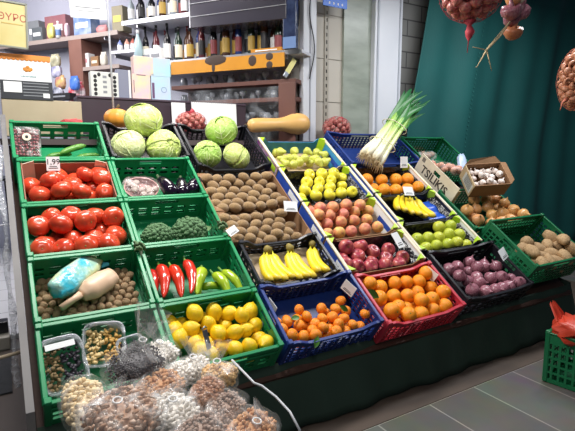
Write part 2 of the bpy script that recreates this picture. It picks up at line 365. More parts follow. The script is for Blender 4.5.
# ---------------------------------------------------------------- crates
CRATES = {'A0': (-1.75, -1.225, 0.005, 0.39, 0, 0.19), 'A1': (-1.75, -1.22, 0.4, 0.795, 0, 0.19), 'A2': (-1.75, -1.22, 0.805, 1.2, 0, 0.19), 'A3': (-1.75, -1.22, 1.21, 1.62, 0, 0.19), 'A4': (-1.765, -1.22, 1.63, 2.045, 0, 0.19), 'B0': (-1.205, -0.665, 0.005, 0.385, 0, 0.19), 'B1': (-1.205, -0.665, 0.395, 0.795, 0, 0.19), 'B2': (-1.21, -0.675, 0.805, 1.2, 0, 0.19), 'B3': (-1.21, -0.68, 1.21, 1.62, 0, 0.19), 'B4': (-1.19, -0.66, 1.635, 2.06, 0, 0.19), 'C0': (-0.635, 0.01, 0.0, 0.4, 0, 0.19), 'C1': (-0.62, -0.055, 0.41, 0.755, 0.0, 0.19), 'C2': (-0.66, -0.06, 0.77, 1.05, -0.02, 0.15), 'C3': (-0.66, -0.06, 1.06, 1.46, -0.02, 0.15), 'C4': (-0.63, -0.04, 1.52, 2.06, 0, 0.19), 'D0': (0.03, 0.7, -0.03, 0.36, 0, 0.19), 'D1': (0.0, 0.68, 0.385, 0.69, 0, 0.16), 'D2': (0.0, 0.67, 0.7, 1.06, 0, 0.16), 'D3': (0.0, 0.67, 1.07, 1.465, 0, 0.16), 'D4': (0.0, 0.66, 1.475, 1.88, 0, 0.16), 'E0': (0.76, 1.49, 0.0, 0.45, 0, 0.19), 'E1': (0.7, 1.38, 0.465, 0.765, 0, 0.16), 'E2': (0.72, 1.38, 0.775, 1.1, 0, 0.16), 'E3': (0.72, 1.38, 1.11, 1.49, 0, 0.16), 'E4': (0.76, 1.6, 1.51, 2.0, 0, 0.19), 'F0': (1.52, 2.25, 0.07, 0.585, 0.1, 0.24), 'F1': (1.45, 2.2, 0.6, 1.09, 0, 0.19), 'F2': (1.65, 2.26, 1.4, 1.93, 0, 0.19)}
WH = {'A0': 'bottom of the left column', 'A1': 'second row of the left column', 'A2': 'third row of the left column', 'A3': 'fourth row of the left column', 'A4': 'top left'}
CL = {
 'A0': ('green', 'bright green plastic crate of packed trays, lowest in the left column'),
 'A1': ('green', 'bright green plastic crate of walnuts with a scoop'),
 'A2': ('green', 'bright green plastic crate of bare tomatoes, above the walnuts'),
 'A3': ('green', 'bright green plastic crate holding a cardboard box of tomatoes'),
 'A4': ('green', 'bright green plastic crate of cucumbers at the top left'),
 'B0': ('green', 'bright green plastic crate full of lemons'),
 'B1': ('green', 'bright green plastic crate of red and green peppers'),
 'B2': ('green', 'bright green plastic crate of broccoli'),
 'B3': ('green', 'bright green plastic crate of aubergines'),
 'B4': ('black', 'black plastic crate holding the left three cabbages'),
 'C4': ('black', 'black plastic crate holding the right three cabbages'),
 'C1': ('black', 'black plastic crate with dipped rim holding three banana bunches'),
 'C0': ('blue', 'blue plastic crate with dipped rim full of mandarins'),
 'D0': ('red', 'red plastic crate with sagging rim full of oranges'),
 'E0': ('blacks', 'black plastic crate of red onions in the front row'),
 'E4': ('blue2', 'blue plastic crate with leeks lying across it'),
 'F0': ('green2', 'dark green plastic crate of potatoes at the right end'),
 'F1': ('green2', 'dark green plastic crate of brown onions'),
 'F2': ('green2', 'dark green plastic crate of bagged onions beside the curtain'),
}
STY = {'green': (m_green, 'slot', 0), 'green2': (m_green2, 'grid', 0), 'black': (m_blackp, 'grid', .24), 'blacks': (m_blackp, 'slot', .12), 'blue': (m_bluep, 'grid', .2), 'blue2': (m_bluep, 'grid', .1), 'red': (m_redp, 'grid', .22)}
ZS = {'slot': [0, .10, .22, .30, .42, .50, .62, .76, .90, 1], 'grid': [0, .08, .19, .23, .34, .38, .49, .53, .64, .68, .79, .83, .91, 1]}
def plastic_crate(key):
    r0, r1, u0, u1, nr, h = CRATES[key]; sty, label = CL[key]; m, pat, dip = STY[sty]; W, Dp = r1 - r0, u1 - u0; t = .008
    c = thing('plastic_crate', label, 'crate', MS @ T((r0, u0, nr)), 'plastic crates on the sloped stand')
    def prof(x):
        e = min(x, 1 - x); s_ = min(1, max(0, (e - .08) / .16)); return 1 - dip * s_ * s_ * (3 - 2 * s_)
    def solid(nx):
        def f(i, j):
            x = (i + .5) / nx
            if i < 2 or i >= nx - 2: return True
            if pat == 'slot':
                if j in (1, 3, 5): return i % 6 == 0 or i % 6 == 5 or (sty == 'green' and j == 1)
                if j == 7: return not abs(x - .5) < .15
                return True
            if j in (1, 3, 5, 7, 9): return i % 3 == 0
            if j == 11: return not (abs(x - .5) < .14)
            return True
        return f
    flat = (lambda x: 1)
    sides = (('front_wall', (0, 0, -h), (1, 0, 0), (0, 1, 0), W, prof), ('back_wall', (0, Dp, -h), (1, 0, 0), (0, -1, 0), W, prof),
             ('side_wall', (0, 0, -h), (0, 1, 0), (1, 0, 0), Dp, flat), ('side_wall', (W, 0, -h), (0, 1, 0), (-1, 0, 0), Dp, flat))
    for nm, o, ax, an, L, pf in sides:
        nx = max(12, int(L / .0135)); nx -= nx % 3
        mb = MB(); mb.panel(o, ax, an, L, h, t, nx, ZS[pat], solid(nx), pf); mb.build(nm, m, c)
    mb = MB(); lw = .02
    for nm, o, ax, an, L, pf in sides:
        o = Vector(o); ax = Vector(ax); an = Vector(an); K = 24
        pts = [o + ax * L * k / K + Vector((0, 0, h * pf(k / K) - .004)) + an * (lw / 2 - .004) for k in range(K + 1)]
        mb.sweep(pts, an, (0, 0, 1), lw, .012)
        pts2 = [q - Vector((0, 0, .035)) + an * (-.004 - lw / 2 + .004) for q in pts[1:-1]]
        if pat == 'slot': mb.sweep(pts2, an, (0, 0, 1), .006, .006)
    bevel(mb.build('rim', m, c), .003, 1)
    for x in (.012, W - .012):
        for y in (.012, Dp - .012): mb = MB(); mb.box((x, y, -h / 2 + (.006)), (.03, .03, h + .012)); bevel(mb.build('corner_post', m, c), .004, 1)
    mb = MB(); mb.box((W / 2, Dp / 2, -h + .006), (W - .004, Dp - .004, .012)); mb.build('base', m, c)
    return c
CO = {k: plastic_crate(k) for k in CL}
TR = {
 'C2': ('brown cardboard tray of kiwis, lower one behind the bananas', None, m_card, m_card),
 'C3': ('brown cardboard tray of kiwis, upper one in front of the cabbages', None, m_card, m_card),
 'D1': ('printed cardboard fruit box of dark red apples', m_bprint, m_card, m_white),
 'D2': ('printed cardboard fruit box of pink yellow peaches', m_bprint, m_card, m_white),
 'D3': ('printed cardboard fruit box of yellow apples', m_bprint, m_blackp, m_bprint),
 'D4': ('printed cardboard fruit box of green pears', m_pprint, m_card2, mat('blue_liner_card', '3c8fc4', c3='2c77a8', rough=.5, nscale=10)),
 'E1': ('cardboard fruit box of green limes behind the red onions', m_card2, m_blackp, m_white),
 'E2': ('cardboard fruit box holding a single banana hand', m_bprint, m_blackp, m_blackp),
 'E3': ('cardboard fruit box of oranges below the leeks', m_bprint, m_blackp, m_white),
}
def tray(key):
    r0, r1, u0, u1, nr, h = CRATES[key]; label, pr, m1, m2 = TR[key]; W, Dp = r1 - r0, u1 - u0; t = .006
    c = thing('cardboard_tray', label, 'fruit box', MS @ T((r0, u0, nr)), 'cardboard fruit trays on the sloped stand')
    mb = MB(); mb.box((W / 2, Dp / 2, -h + .004), (W - .012, Dp - .012, .008)); mb.build('base', m1, c)
    lo = .78 if pr else .62
    mb = MB(); mb.panel((0, 0, -h), (1, 0, 0), (0, 1, 0), W, h, t, 20, [0, .5, .9, 1], lambda i, j: True, lambda x: 1 if min(x, 1 - x) < .12 else lo); mb.build('front_wall', m1, c)
    mb = MB(); mb.panel((0, Dp, -h), (1, 0, 0), (0, -1, 0), W, h, t, 20, [0, .5, .9, 1], lambda i, j: True, lambda x: 1 if min(x, 1 - x) < .12 else lo); mb.build('back_wall', m2 if key == 'D4' else m1, c)
    for x, s_ in ((0, 1), (W - t, -1)):
        mb = MB(); vbox(mb, x, x + t, t, Dp - t, -h, 0); w_ = mb.build('side_wall', m2 if s_ < 0 else m1, c)
        if pr:
            mb = MB(); xx = x - .002 if s_ > 0 else x + t; vbox(mb, xx, xx + .002, t, Dp - t, -h * .92, -h * .08); mb.build('printed_panel', pr, w_)
            mb = MB(); xx = x - .003 if s_ > 0 else x + t + .001; vbox(mb, xx, xx + .002, .03, Dp * .45, -h * .45, -h * .15); mb.build('printed_band', m_white if key != 'D4' else m_lime, w_)
            mb = MB(); xx = x + t if s_ > 0 else x - .002; vbox(mb, xx, xx + .002, Dp * .1, Dp * .6, -h * .62, -h * .35); mb.build('printed_band', m_bprint, w_)
    if pr:
        for x in (.004, W - .004):
            mb = MB(); mb.box((x, Dp / 2, .004), (.022, Dp * .99, .014)); bevel(mb.build('top_slat', m_cream, c), .003, 1)
    mk = m_lime if pr else m_card
    for x, y in ((0, 0), (W, 0), (0, Dp), (W, Dp)):
        sx = 1 if x == 0 else -1; sy = 1 if y == 0 else -1; z0, z1 = -h + .01, (.012 if pr else 0)
        L_ = .055; v = [(x + sx * .008, y + sy * .008), (x + sx * L_, y + sy * .008), (x + sx * .008, y + sy * L_)]
        mb = MB(); mb.add([(a, b, z) for z in (z0, z1) for a, b in v], [(0, 1, 2), (5, 4, 3), (0, 3, 4, 1), (1, 4, 5, 2), (2, 5, 3, 0)]); mb.build('corner_support', mk, c)
    if key in ('D1', 'D3', 'E3', 'E2', 'E1'):
        def ln(u_, v_):
            x = .01 + u_ * (W - .02); y = .01 + v_ * (Dp - .02); e = min(u_, 1 - u_, v_, 1 - v_)
            z = -h + .014 + (max(0, .10 - e) / .10) ** .7 * h * .72 + .008 * noise.noise(Vector((u_ * 9, v_ * 9, len(key)))) 
            return Vector((x, y, z))
        mb = MB(); mb.grid(ln, 40, 28); mb.build('liner', m_liner, c, True)
    return c
for k in TR: CO[k] = tray(k)

# ---------------------------------------------------------------- fruit
FRUIT = {
'A3': ('tomato', [[-1.431,1.5543,-0.1222,0.0565,0,0,4,2],[-1.2881,1.5519,-0.074,0.059,0,1,4,2],[-1.5311,1.549,-0.0847,0.0621,1,0,4,3],[-1.38,1.5135,-0.0428,0.0557,1,1,4,3],[-1.2891,1.4515,-0.0271,0.0601,1,2,4,3],[-1.6811,1.487,-0.1047,0.0599,2,0,4,4],[-1.5838,1.4612,-0.0377,0.0611,2,1,4,4],[-1.4627,1.4584,-0.0825,0.062,2,2,4,4],[-1.3369,1.4644,-0.1222,0.0587,2,3,4,4],[-1.6471,1.38,-0.0812,0.0607,3,0,4,7],[-1.5506,1.4145,-0.125,0.0558,3,1,4,7],[-1.5335,1.3615,-0.0351,0.0607,3,2,4,7],[-1.4683,1.3601,-0.1239,0.0543,3,3,4,7],[-1.4267,1.3351,-0.0335,0.0588,3,4,4,7],[-1.3665,1.3627,-0.1245,0.0563,3,5,4,7],[-1.29,1.3494,-0.0585,0.0563,3,6,4,7]], [[-1.559,1.283,-0.1208,0.056]]),
'A2': ('tomato', [[-1.6145,1.1334,-0.0427,0.0574,0,0,4,3],[-1.5088,1.132,-0.0388,0.0589,0,1,4,3],[-1.3808,1.1324,-0.0537,0.0585,0,2,4,3],[-1.6816,1.0546,-0.0283,0.0594,1,0,4,4],[-1.5743,1.0364,-0.0105,0.064,1,1,4,4],[-1.4476,1.045,-0.0089,0.0629,1,2,4,4],[-1.292,1.0757,-0.0236,0.0632,1,3,4,4],[-1.578,1.0442,-0.1243,0.0565,2,0,4,5],[-1.5154,0.9735,-0.0794,0.0583,2,1,4,5],[-1.4107,0.9703,-0.0792,0.0574,2,2,4,5],[-1.3438,1.0589,-0.1192,0.0584,2,3,4,5],[-1.2925,0.9716,-0.0724,0.0637,2,4,4,5],[-1.6821,0.8729,-0.0263,0.0589,3,0,4,5],[-1.6581,0.9646,-0.0848,0.0619,3,1,4,5],[-1.5802,0.8911,-0.0543,0.0589,3,2,4,5],[-1.4683,0.8783,-0.0422,0.0645,3,3,4,5],[-1.3502,0.8775,-0.0364,0.0637,3,4,4,5]], []),
'B0': ('lemon', [[-1.1485,0.3328,-0.1,0.0423,0,0,4,7],[-1.0788,0.3315,-0.1346,0.0437,0,1,4,7],[-1.0272,0.3294,-0.044,0.0459,0,2,4,7],[-0.9668,0.3346,-0.1222,0.0404,0,3,4,7],[-0.9143,0.3315,-0.0648,0.0437,0,4,4,7],[-0.8761,0.3206,-0.1394,0.0406,0,5,4,7],[-0.8365,0.3073,-0.0742,0.0444,0,6,4,7],[-1.1476,0.2606,-0.0676,0.0456,1,0,4,6],[-1.0647,0.2635,-0.0809,0.0459,1,1,4,6],[-0.9647,0.2707,-0.0808,0.0424,1,2,4,6],[-0.8707,0.2514,-0.1134,0.0396,1,3,4,6],[-0.789,0.2544,-0.0402,0.042,1,4,4,6],[-0.7205,0.2874,-0.0657,0.0458,1,5,4,6],[-1.1512,0.1871,-0.0315,0.044,2,0,4,9],[-1.0653,0.171,-0.0801,0.0409,2,1,4,9],[-1.0095,0.2425,-0.1378,0.0423,2,2,4,9],[-0.9966,0.1756,-0.1076,0.0391,2,3,4,9],[-0.9367,0.1974,-0.0658,0.0444,2,4,4,9],[-0.8726,0.168,-0.1217,0.039,2,5,4,9],[-0.8593,0.1705,-0.0488,0.0418,2,6,4,9],[-0.7895,0.1855,-0.0748,0.0412,2,7,4,9],[-0.7173,0.2094,-0.0858,0.0425,2,8,4,9],[-1.0664,0.1023,-0.0409,0.0453,3,0,4,7],[-1.0058,0.1025,-0.0941,0.0426,3,1,4,7],[-0.9329,0.1302,-0.1038,0.0412,3,2,4,7],[-0.8884,0.0852,-0.0593,0.0427,3,3,4,7],[-0.8104,0.0783,-0.0606,0.0425,3,4,4,7],[-0.7198,0.0745,-0.053,0.0434,3,5,4,7],[-0.7178,0.1341,-0.1056,0.0429,3,6,4,7]], [[-1.0605,0.0625,-0.1358,0.0413],[-0.8865,0.0625,-0.1358,0.0413],[-0.7995,0.0625,-0.1358,0.0413]]),
'C0': ('mandarin', [[-0.427,0.2137,-0.128,0.0341,0,0,4,5],[-0.3971,0.263,-0.1109,0.032,0,1,4,5],[-0.2586,0.2315,-0.1005,0.0352,0,2,4,5],[-0.1714,0.2071,-0.0962,0.0343,0,3,4,5],[-0.0947,0.2611,-0.1057,0.0335,0,4,4,5],[-0.5174,0.1901,-0.0933,0.0327,1,0,4,7],[-0.4523,0.1604,-0.1071,0.0339,1,1,4,7],[-0.3899,0.1916,-0.0845,0.0328,1,2,4,7],[-0.3813,0.1712,-0.1407,0.034,1,3,4,7],[-0.298,0.1587,-0.0877,0.0334,1,4,4,7],[-0.2378,0.1484,-0.0768,0.0341,1,5,4,7],[-0.1156,0.1747,-0.0906,0.032,1,6,4,7],[-0.5785,0.1453,-0.0858,0.035,2,0,4,9],[-0.5405,0.0936,-0.075,0.0358,2,1,4,9],[-0.403,0.0968,-0.0829,0.0324,2,2,4,9],[-0.3616,0.1398,-0.0917,0.0334,2,3,4,9],[-0.3434,0.0871,-0.062,0.035,2,4,4,9],[-0.2796,0.096,-0.1076,0.0325,2,5,4,9],[-0.2216,0.1292,-0.1333,0.0339,2,6,4,9],[-0.1682,0.1242,-0.0817,0.0351,2,7,4,9],[-0.0325,0.1054,-0.0554,0.0322,2,8,4,9],[-0.4806,0.0666,-0.0729,0.0358,3,0,4,8],[-0.4218,0.0457,-0.0527,0.0355,3,1,4,8],[-0.3181,0.0527,-0.1046,0.0307,3,2,4,8],[-0.2795,0.0437,-0.0614,0.0334,3,3,4,8],[-0.2339,0.0861,-0.0672,0.0352,3,4,4,8],[-0.1932,0.0447,-0.0931,0.0345,3,5,4,8],[-0.1397,0.0671,-0.074,0.0321,3,6,4,8],[-0.0814,0.0575,-0.0973,0.0317,3,7,4,8]], [[-0.519,0.048,-0.145,0.0323],[-0.451,0.048,-0.145,0.0323],[-0.383,0.048,-0.145,0.0323],[-0.247,0.048,-0.145,0.0323],[-0.043,0.048,-0.145,0.0323],[-0.553,0.1092,-0.145,0.0323],[-0.485,0.1092,-0.145,0.0323],[-0.417,0.1092,-0.145,0.0323],[-0.349,0.1092,-0.145,0.0323],[-0.145,0.1092,-0.145,0.0323],[-0.587,0.1704,-0.145,0.0323],[-0.315,0.1704,-0.145,0.0323],[-0.553,0.2316,-0.145,0.0323],[-0.485,0.2316,-0.145,0.0323],[-0.349,0.2316,-0.145,0.0323],[-0.213,0.2316,-0.145,0.0323]]),
'D0': ('orange', [[0.132,0.3016,-0.0405,0.0489,0,0,5,5],[0.2348,0.2876,-0.0838,0.0489,0,1,5,5],[0.3659,0.2943,-0.0816,0.0481,0,2,5,5],[0.4641,0.2844,-0.0803,0.0475,0,3,5,5],[0.6394,0.2979,-0.039,0.0511,0,4,5,5],[0.5112,0.1982,-0.104,0.0503,1,0,5,3],[0.5627,0.2631,-0.0714,0.0479,1,1,5,3],[0.6427,0.2071,-0.0906,0.0477,1,2,5,3],[0.1536,0.1991,-0.0694,0.053,2,0,5,4],[0.2812,0.1971,-0.076,0.048,2,1,5,4],[0.3799,0.1714,-0.0686,0.0473,2,2,5,4],[0.641,0.117,-0.0278,0.0494,2,3,5,4],[0.1676,0.0845,-0.0547,0.052,3,0,5,6],[0.2602,0.113,-0.0777,0.0475,3,1,5,6],[0.339,0.108,-0.1068,0.0448,3,2,5,6],[0.4211,0.0943,-0.131,0.0494,3,3,5,6],[0.431,0.101,-0.0414,0.0506,3,4,5,6],[0.5373,0.1009,-0.0544,0.0484,3,5,5,6],[0.2643,0.0292,-0.0498,0.0497,4,0,5,4],[0.3874,0.0291,-0.0755,0.0495,4,1,5,4],[0.492,0.027,-0.0684,0.0473,4,2,5,4],[0.5983,0.0319,-0.0624,0.0525,4,3,5,4]], [[0.194,0.034,-0.1295,0.0475]]),
'D3': ('yellow_apple', [[0.2641,1.4103,-0.0254,0.0449,0,0,4,3],[0.3803,1.4071,-0.0214,0.0483,0,1,4,3],[0.4998,1.4059,-0.0207,0.0495,0,2,4,3],[0.2157,1.3459,-0.0525,0.0486,1,0,4,4],[0.3317,1.3444,-0.0503,0.0448,1,1,4,4],[0.4411,1.3452,-0.0388,0.0466,1,2,4,4],[0.606,1.4077,-0.0738,0.0477,1,3,4,4],[0.1624,1.2728,-0.0654,0.0489,2,0,4,4],[0.2855,1.2755,-0.0615,0.0458,2,1,4,4],[0.3972,1.2726,-0.0531,0.0467,2,2,4,4],[0.5376,1.3022,-0.0676,0.045,2,3,4,4],[0.2208,1.1958,-0.0596,0.0498,3,0,4,4],[0.3476,1.1929,-0.0593,0.049,3,1,4,4],[0.47,1.205,-0.0603,0.0497,3,2,4,4],[0.5832,1.2128,-0.0608,0.0467,3,3,4,4]], [[0.108,1.2156,-0.1024,0.0446]]),
'D4': ('pear', [[0.1863,1.833,-0.1143,0.0355,0,0,4,5],[0.1896,1.7813,-0.07,0.0389,0,1,4,5],[0.3469,1.8069,-0.0828,0.0401,0,2,4,5],[0.4762,1.7986,-0.082,0.0389,0,3,4,5],[0.5675,1.7838,-0.0809,0.038,0,4,4,5],[0.3263,1.7407,-0.1074,0.0392,1,0,4,2],[0.6114,1.7308,-0.0658,0.0385,1,1,4,2],[0.1593,1.6786,-0.0704,0.0371,2,0,4,5],[0.2276,1.6934,-0.0716,0.0384,2,1,4,5],[0.37,1.6743,-0.0652,0.0412,2,2,4,5],[0.4317,1.6649,-0.1006,0.037,2,3,4,5],[0.4932,1.6883,-0.0763,0.0396,2,4,4,5],[0.1492,1.6075,-0.0598,0.0379,3,0,4,5],[0.22,1.5977,-0.0652,0.0403,3,1,4,5],[0.2926,1.6242,-0.0647,0.0382,3,2,4,5],[0.488,1.616,-0.0625,0.0384,3,3,4,5],[0.5606,1.6264,-0.065,0.0407,3,4,4,5]], [[0.599,1.6684,-0.1102,0.037]]),
'D2': ('peach', [[0.0562,1.0038,-0.0439,0.0465,0,0,5,5],[0.135,1.0038,-0.0124,0.0465,0,1,5,5],[0.2479,1.0043,-0.0152,0.0461,0,2,5,5],[0.368,1.0044,-0.0022,0.0459,0,3,5,5],[0.5065,1.0039,-0.0145,0.0464,0,4,5,5],[0.0798,0.9344,-0.0103,0.0443,1,0,5,5],[0.1932,0.9461,-0.0403,0.0461,1,1,5,5],[0.3224,0.9493,-0.0406,0.0438,1,2,5,5],[0.4411,0.9616,-0.043,0.0449,1,3,5,5],[0.5969,0.9816,-0.066,0.0465,1,4,5,5],[0.0557,0.8906,-0.0737,0.046,3,0,5,5],[0.1421,0.8811,-0.0591,0.0439,3,1,5,5],[0.2686,0.887,-0.0598,0.0474,3,2,5,5],[0.3953,0.892,-0.0605,0.0458,3,3,5,5],[0.5162,0.8858,-0.0603,0.0454,3,4,5,5],[0.089,0.7825,-0.0546,0.0424,4,0,5,5],[0.1884,0.7815,-0.0545,0.0453,4,1,5,5],[0.297,0.7796,-0.0544,0.0437,4,2,5,5],[0.4308,0.7885,-0.0549,0.0459,4,3,5,5],[0.5579,0.7939,-0.0552,0.0448,4,4,5,5]], [[0.194,1.002,-0.1043,0.0427],[0.284,1.002,-0.1043,0.0427],[0.374,1.002,-0.1043,0.0427]]),
'D1': ('red_apple', [[0.1441,0.6267,-0.0374,0.054,0,0,3,2],[0.2769,0.6277,-0.0518,0.0529,0,1,3,2],[0.0625,0.4874,-0.0536,0.0532,1,0,3,5],[0.0928,0.5693,-0.0959,0.0535,1,1,3,5],[0.2131,0.5553,-0.0666,0.054,1,2,3,5],[0.3712,0.5842,-0.077,0.0539,1,3,3,5],[0.5252,0.5867,-0.083,0.0511,1,4,3,5],[0.1564,0.4736,-0.0713,0.0543,2,0,3,7],[0.2529,0.4492,-0.068,0.055,2,1,3,7],[0.3223,0.5057,-0.0995,0.0511,2,2,3,7],[0.394,0.4491,-0.0733,0.0548,2,3,3,7],[0.4587,0.5192,-0.0966,0.0541,2,4,3,7],[0.5215,0.4465,-0.0839,0.0521,2,5,3,7],[0.6011,0.4992,-0.0889,0.0529,2,6,3,7]], []),
'E3': ('orange', [[0.8272,1.3446,-0.0519,0.0552,0,0,2,5],[0.8719,1.2725,-0.0985,0.0521,0,1,2,5],[1.0014,1.3448,-0.0624,0.0528,0,2,2,5],[1.1627,1.3389,-0.062,0.0572,0,3,2,5],[1.303,1.3385,-0.062,0.0579,0,4,2,5],[0.91,1.1959,-0.0474,0.0563,1,0,2,4],[1.0456,1.1915,-0.0543,0.0564,1,1,2,4],[1.1816,1.1921,-0.0543,0.0565,1,2,2,4],[1.3178,1.2079,-0.0461,0.0528,1,3,2,4]], []),
'E1': ('lime', [[1.1373,0.7059,-0.0447,0.0496,0,0,4,2],[1.2751,0.707,-0.0454,0.0485,0,1,4,2],[0.8257,0.6183,-0.0502,0.049,1,0,4,5],[0.9415,0.6157,-0.05,0.0475,1,1,4,5],[1.0461,0.6037,-0.0514,0.0487,1,2,4,5],[1.1816,0.6257,-0.0502,0.0496,1,3,4,5],[1.2901,0.6073,-0.0524,0.0488,1,4,4,5],[0.9502,0.5251,-0.044,0.0453,2,0,4,1],[0.8415,0.5238,-0.0552,0.0493,3,0,4,6],[1.0705,0.5207,-0.0421,0.046,3,1,4,6],[1.1226,0.5189,-0.1061,0.0441,3,2,4,6],[1.176,0.5223,-0.0412,0.0477,3,3,4,6],[1.2349,0.5213,-0.1037,0.0466,3,4,4,6],[1.3216,0.5234,-0.0945,0.0489,3,5,4,6]], []),
'E0': ('red_onion', [[0.9442,0.3296,-0.0981,0.0495,0,0,4,6],[1.0383,0.3337,-0.0945,0.0508,0,1,4,6],[1.1632,0.2978,-0.1349,0.0454,0,2,4,6],[1.176,0.2743,-0.0551,0.0489,0,3,4,6],[1.2095,0.361,-0.1033,0.0473,0,4,4,6],[1.2878,0.2834,-0.0878,0.0498,0,5,4,6],[0.9647,0.2459,-0.079,0.0473,1,0,4,4],[1.0475,0.2102,-0.1146,0.0458,1,1,4,4],[1.1303,0.2082,-0.0898,0.0481,1,2,4,4],[1.4172,0.2641,-0.0852,0.0484,1,3,4,4],[0.9503,0.0992,-0.0632,0.0507,2,0,4,5],[1.0735,0.147,-0.0639,0.0472,2,1,4,5],[1.2263,0.1674,-0.0723,0.0498,2,2,4,5],[1.3549,0.156,-0.0729,0.0493,2,3,4,5],[1.435,0.125,-0.08,0.0453,2,4,4,5],[1.0539,0.06,-0.0605,0.0505,3,0,4,6],[1.1581,0.058,-0.0616,0.0484,3,1,4,6],[1.2474,0.059,-0.067,0.0494,3,2,4,6],[1.3392,0.0656,-0.0776,0.0524,3,3,4,6],[1.4191,0.0567,-0.0348,0.047,3,4,4,6],[1.4327,0.0559,-0.1269,0.0462,3,5,4,6]], [[1.374,0.334,-0.1295,0.0475]]),
'F1': ('brown_onion', [[1.8842,1.0017,-0.0628,0.0561,0,0,4,3],[2.0462,0.9854,-0.0609,0.0532,0,1,4,3],[2.1402,0.9668,-0.0454,0.0503,0,2,4,3],[1.6187,0.8532,-0.0385,0.0547,1,0,4,5],[1.77,0.8684,-0.0519,0.0514,1,1,4,5],[1.9451,0.8786,-0.0527,0.0543,1,2,4,5],[2.1366,0.894,-0.1049,0.0541,1,3,4,5],[2.1396,0.8687,-0.0131,0.051,1,4,4,5],[1.687,0.8289,-0.1044,0.0522,2,0,4,4],[1.8787,0.7693,-0.0438,0.0545,2,1,4,4],[2.0456,0.7757,-0.0481,0.057,2,2,4,4],[2.1347,0.7572,0.0006,0.0561,2,3,4,4],[1.6448,0.7305,-0.0407,0.0535,3,0,4,6],[1.7578,0.6652,-0.039,0.056,3,1,4,6],[1.8988,0.6701,-0.0357,0.0532,3,2,4,6],[2.0274,0.6801,-0.028,0.0517,3,3,4,6],[2.1363,0.6637,0.0329,0.0544,3,4,4,6],[2.1387,0.6831,-0.0632,0.0519,3,5,4,6]], [[1.626,0.668,-0.1256,0.0513],[1.842,0.668,-0.1256,0.0513],[1.95,0.668,-0.1256,0.0513],[2.058,0.668,-0.1256,0.0513],[2.112,0.7652,-0.1256,0.0513]]),
'F0': ('potato', [[1.7975,0.3436,-0.0332,0.0558,0,0,4,7],[1.8915,0.3838,-0.0089,0.0591,0,1,4,7],[1.9813,0.3159,-0.026,0.0557,0,2,4,7],[2.0756,0.3113,0.0044,0.0526,0,3,4,7],[2.1483,0.2721,0.1022,0.0534,0,4,4,7],[2.1841,0.3719,0.0232,0.0567,0,5,4,7],[2.1871,0.2711,0.0167,0.0536,0,6,4,7],[1.777,0.2645,0.0273,0.055,1,0,4,4],[2.0075,0.2175,0.0089,0.0536,1,1,4,4],[2.1856,0.1838,0.0776,0.0552,1,2,4,4],[2.1868,0.2072,-0.0547,0.0539,1,3,4,4],[1.7896,0.1767,-0.042,0.0561,2,0,4,4],[1.8403,0.1344,0.033,0.0552,2,1,4,4],[1.8784,0.2184,-0.009,0.0569,2,2,4,4],[2.1202,0.1575,0.0041,0.0586,2,3,4,4],[1.7414,0.1339,0.0342,0.0546,3,0,4,4],[1.9429,0.1382,0.0123,0.0592,3,1,4,4],[2.0307,0.1348,-0.043,0.0555,3,2,4,4],[2.036,0.1335,0.0556,0.0542,3,3,4,4]], [[2.094,0.2408,-0.0737,0.0532],[2.15,0.3416,-0.0737,0.0532]]),
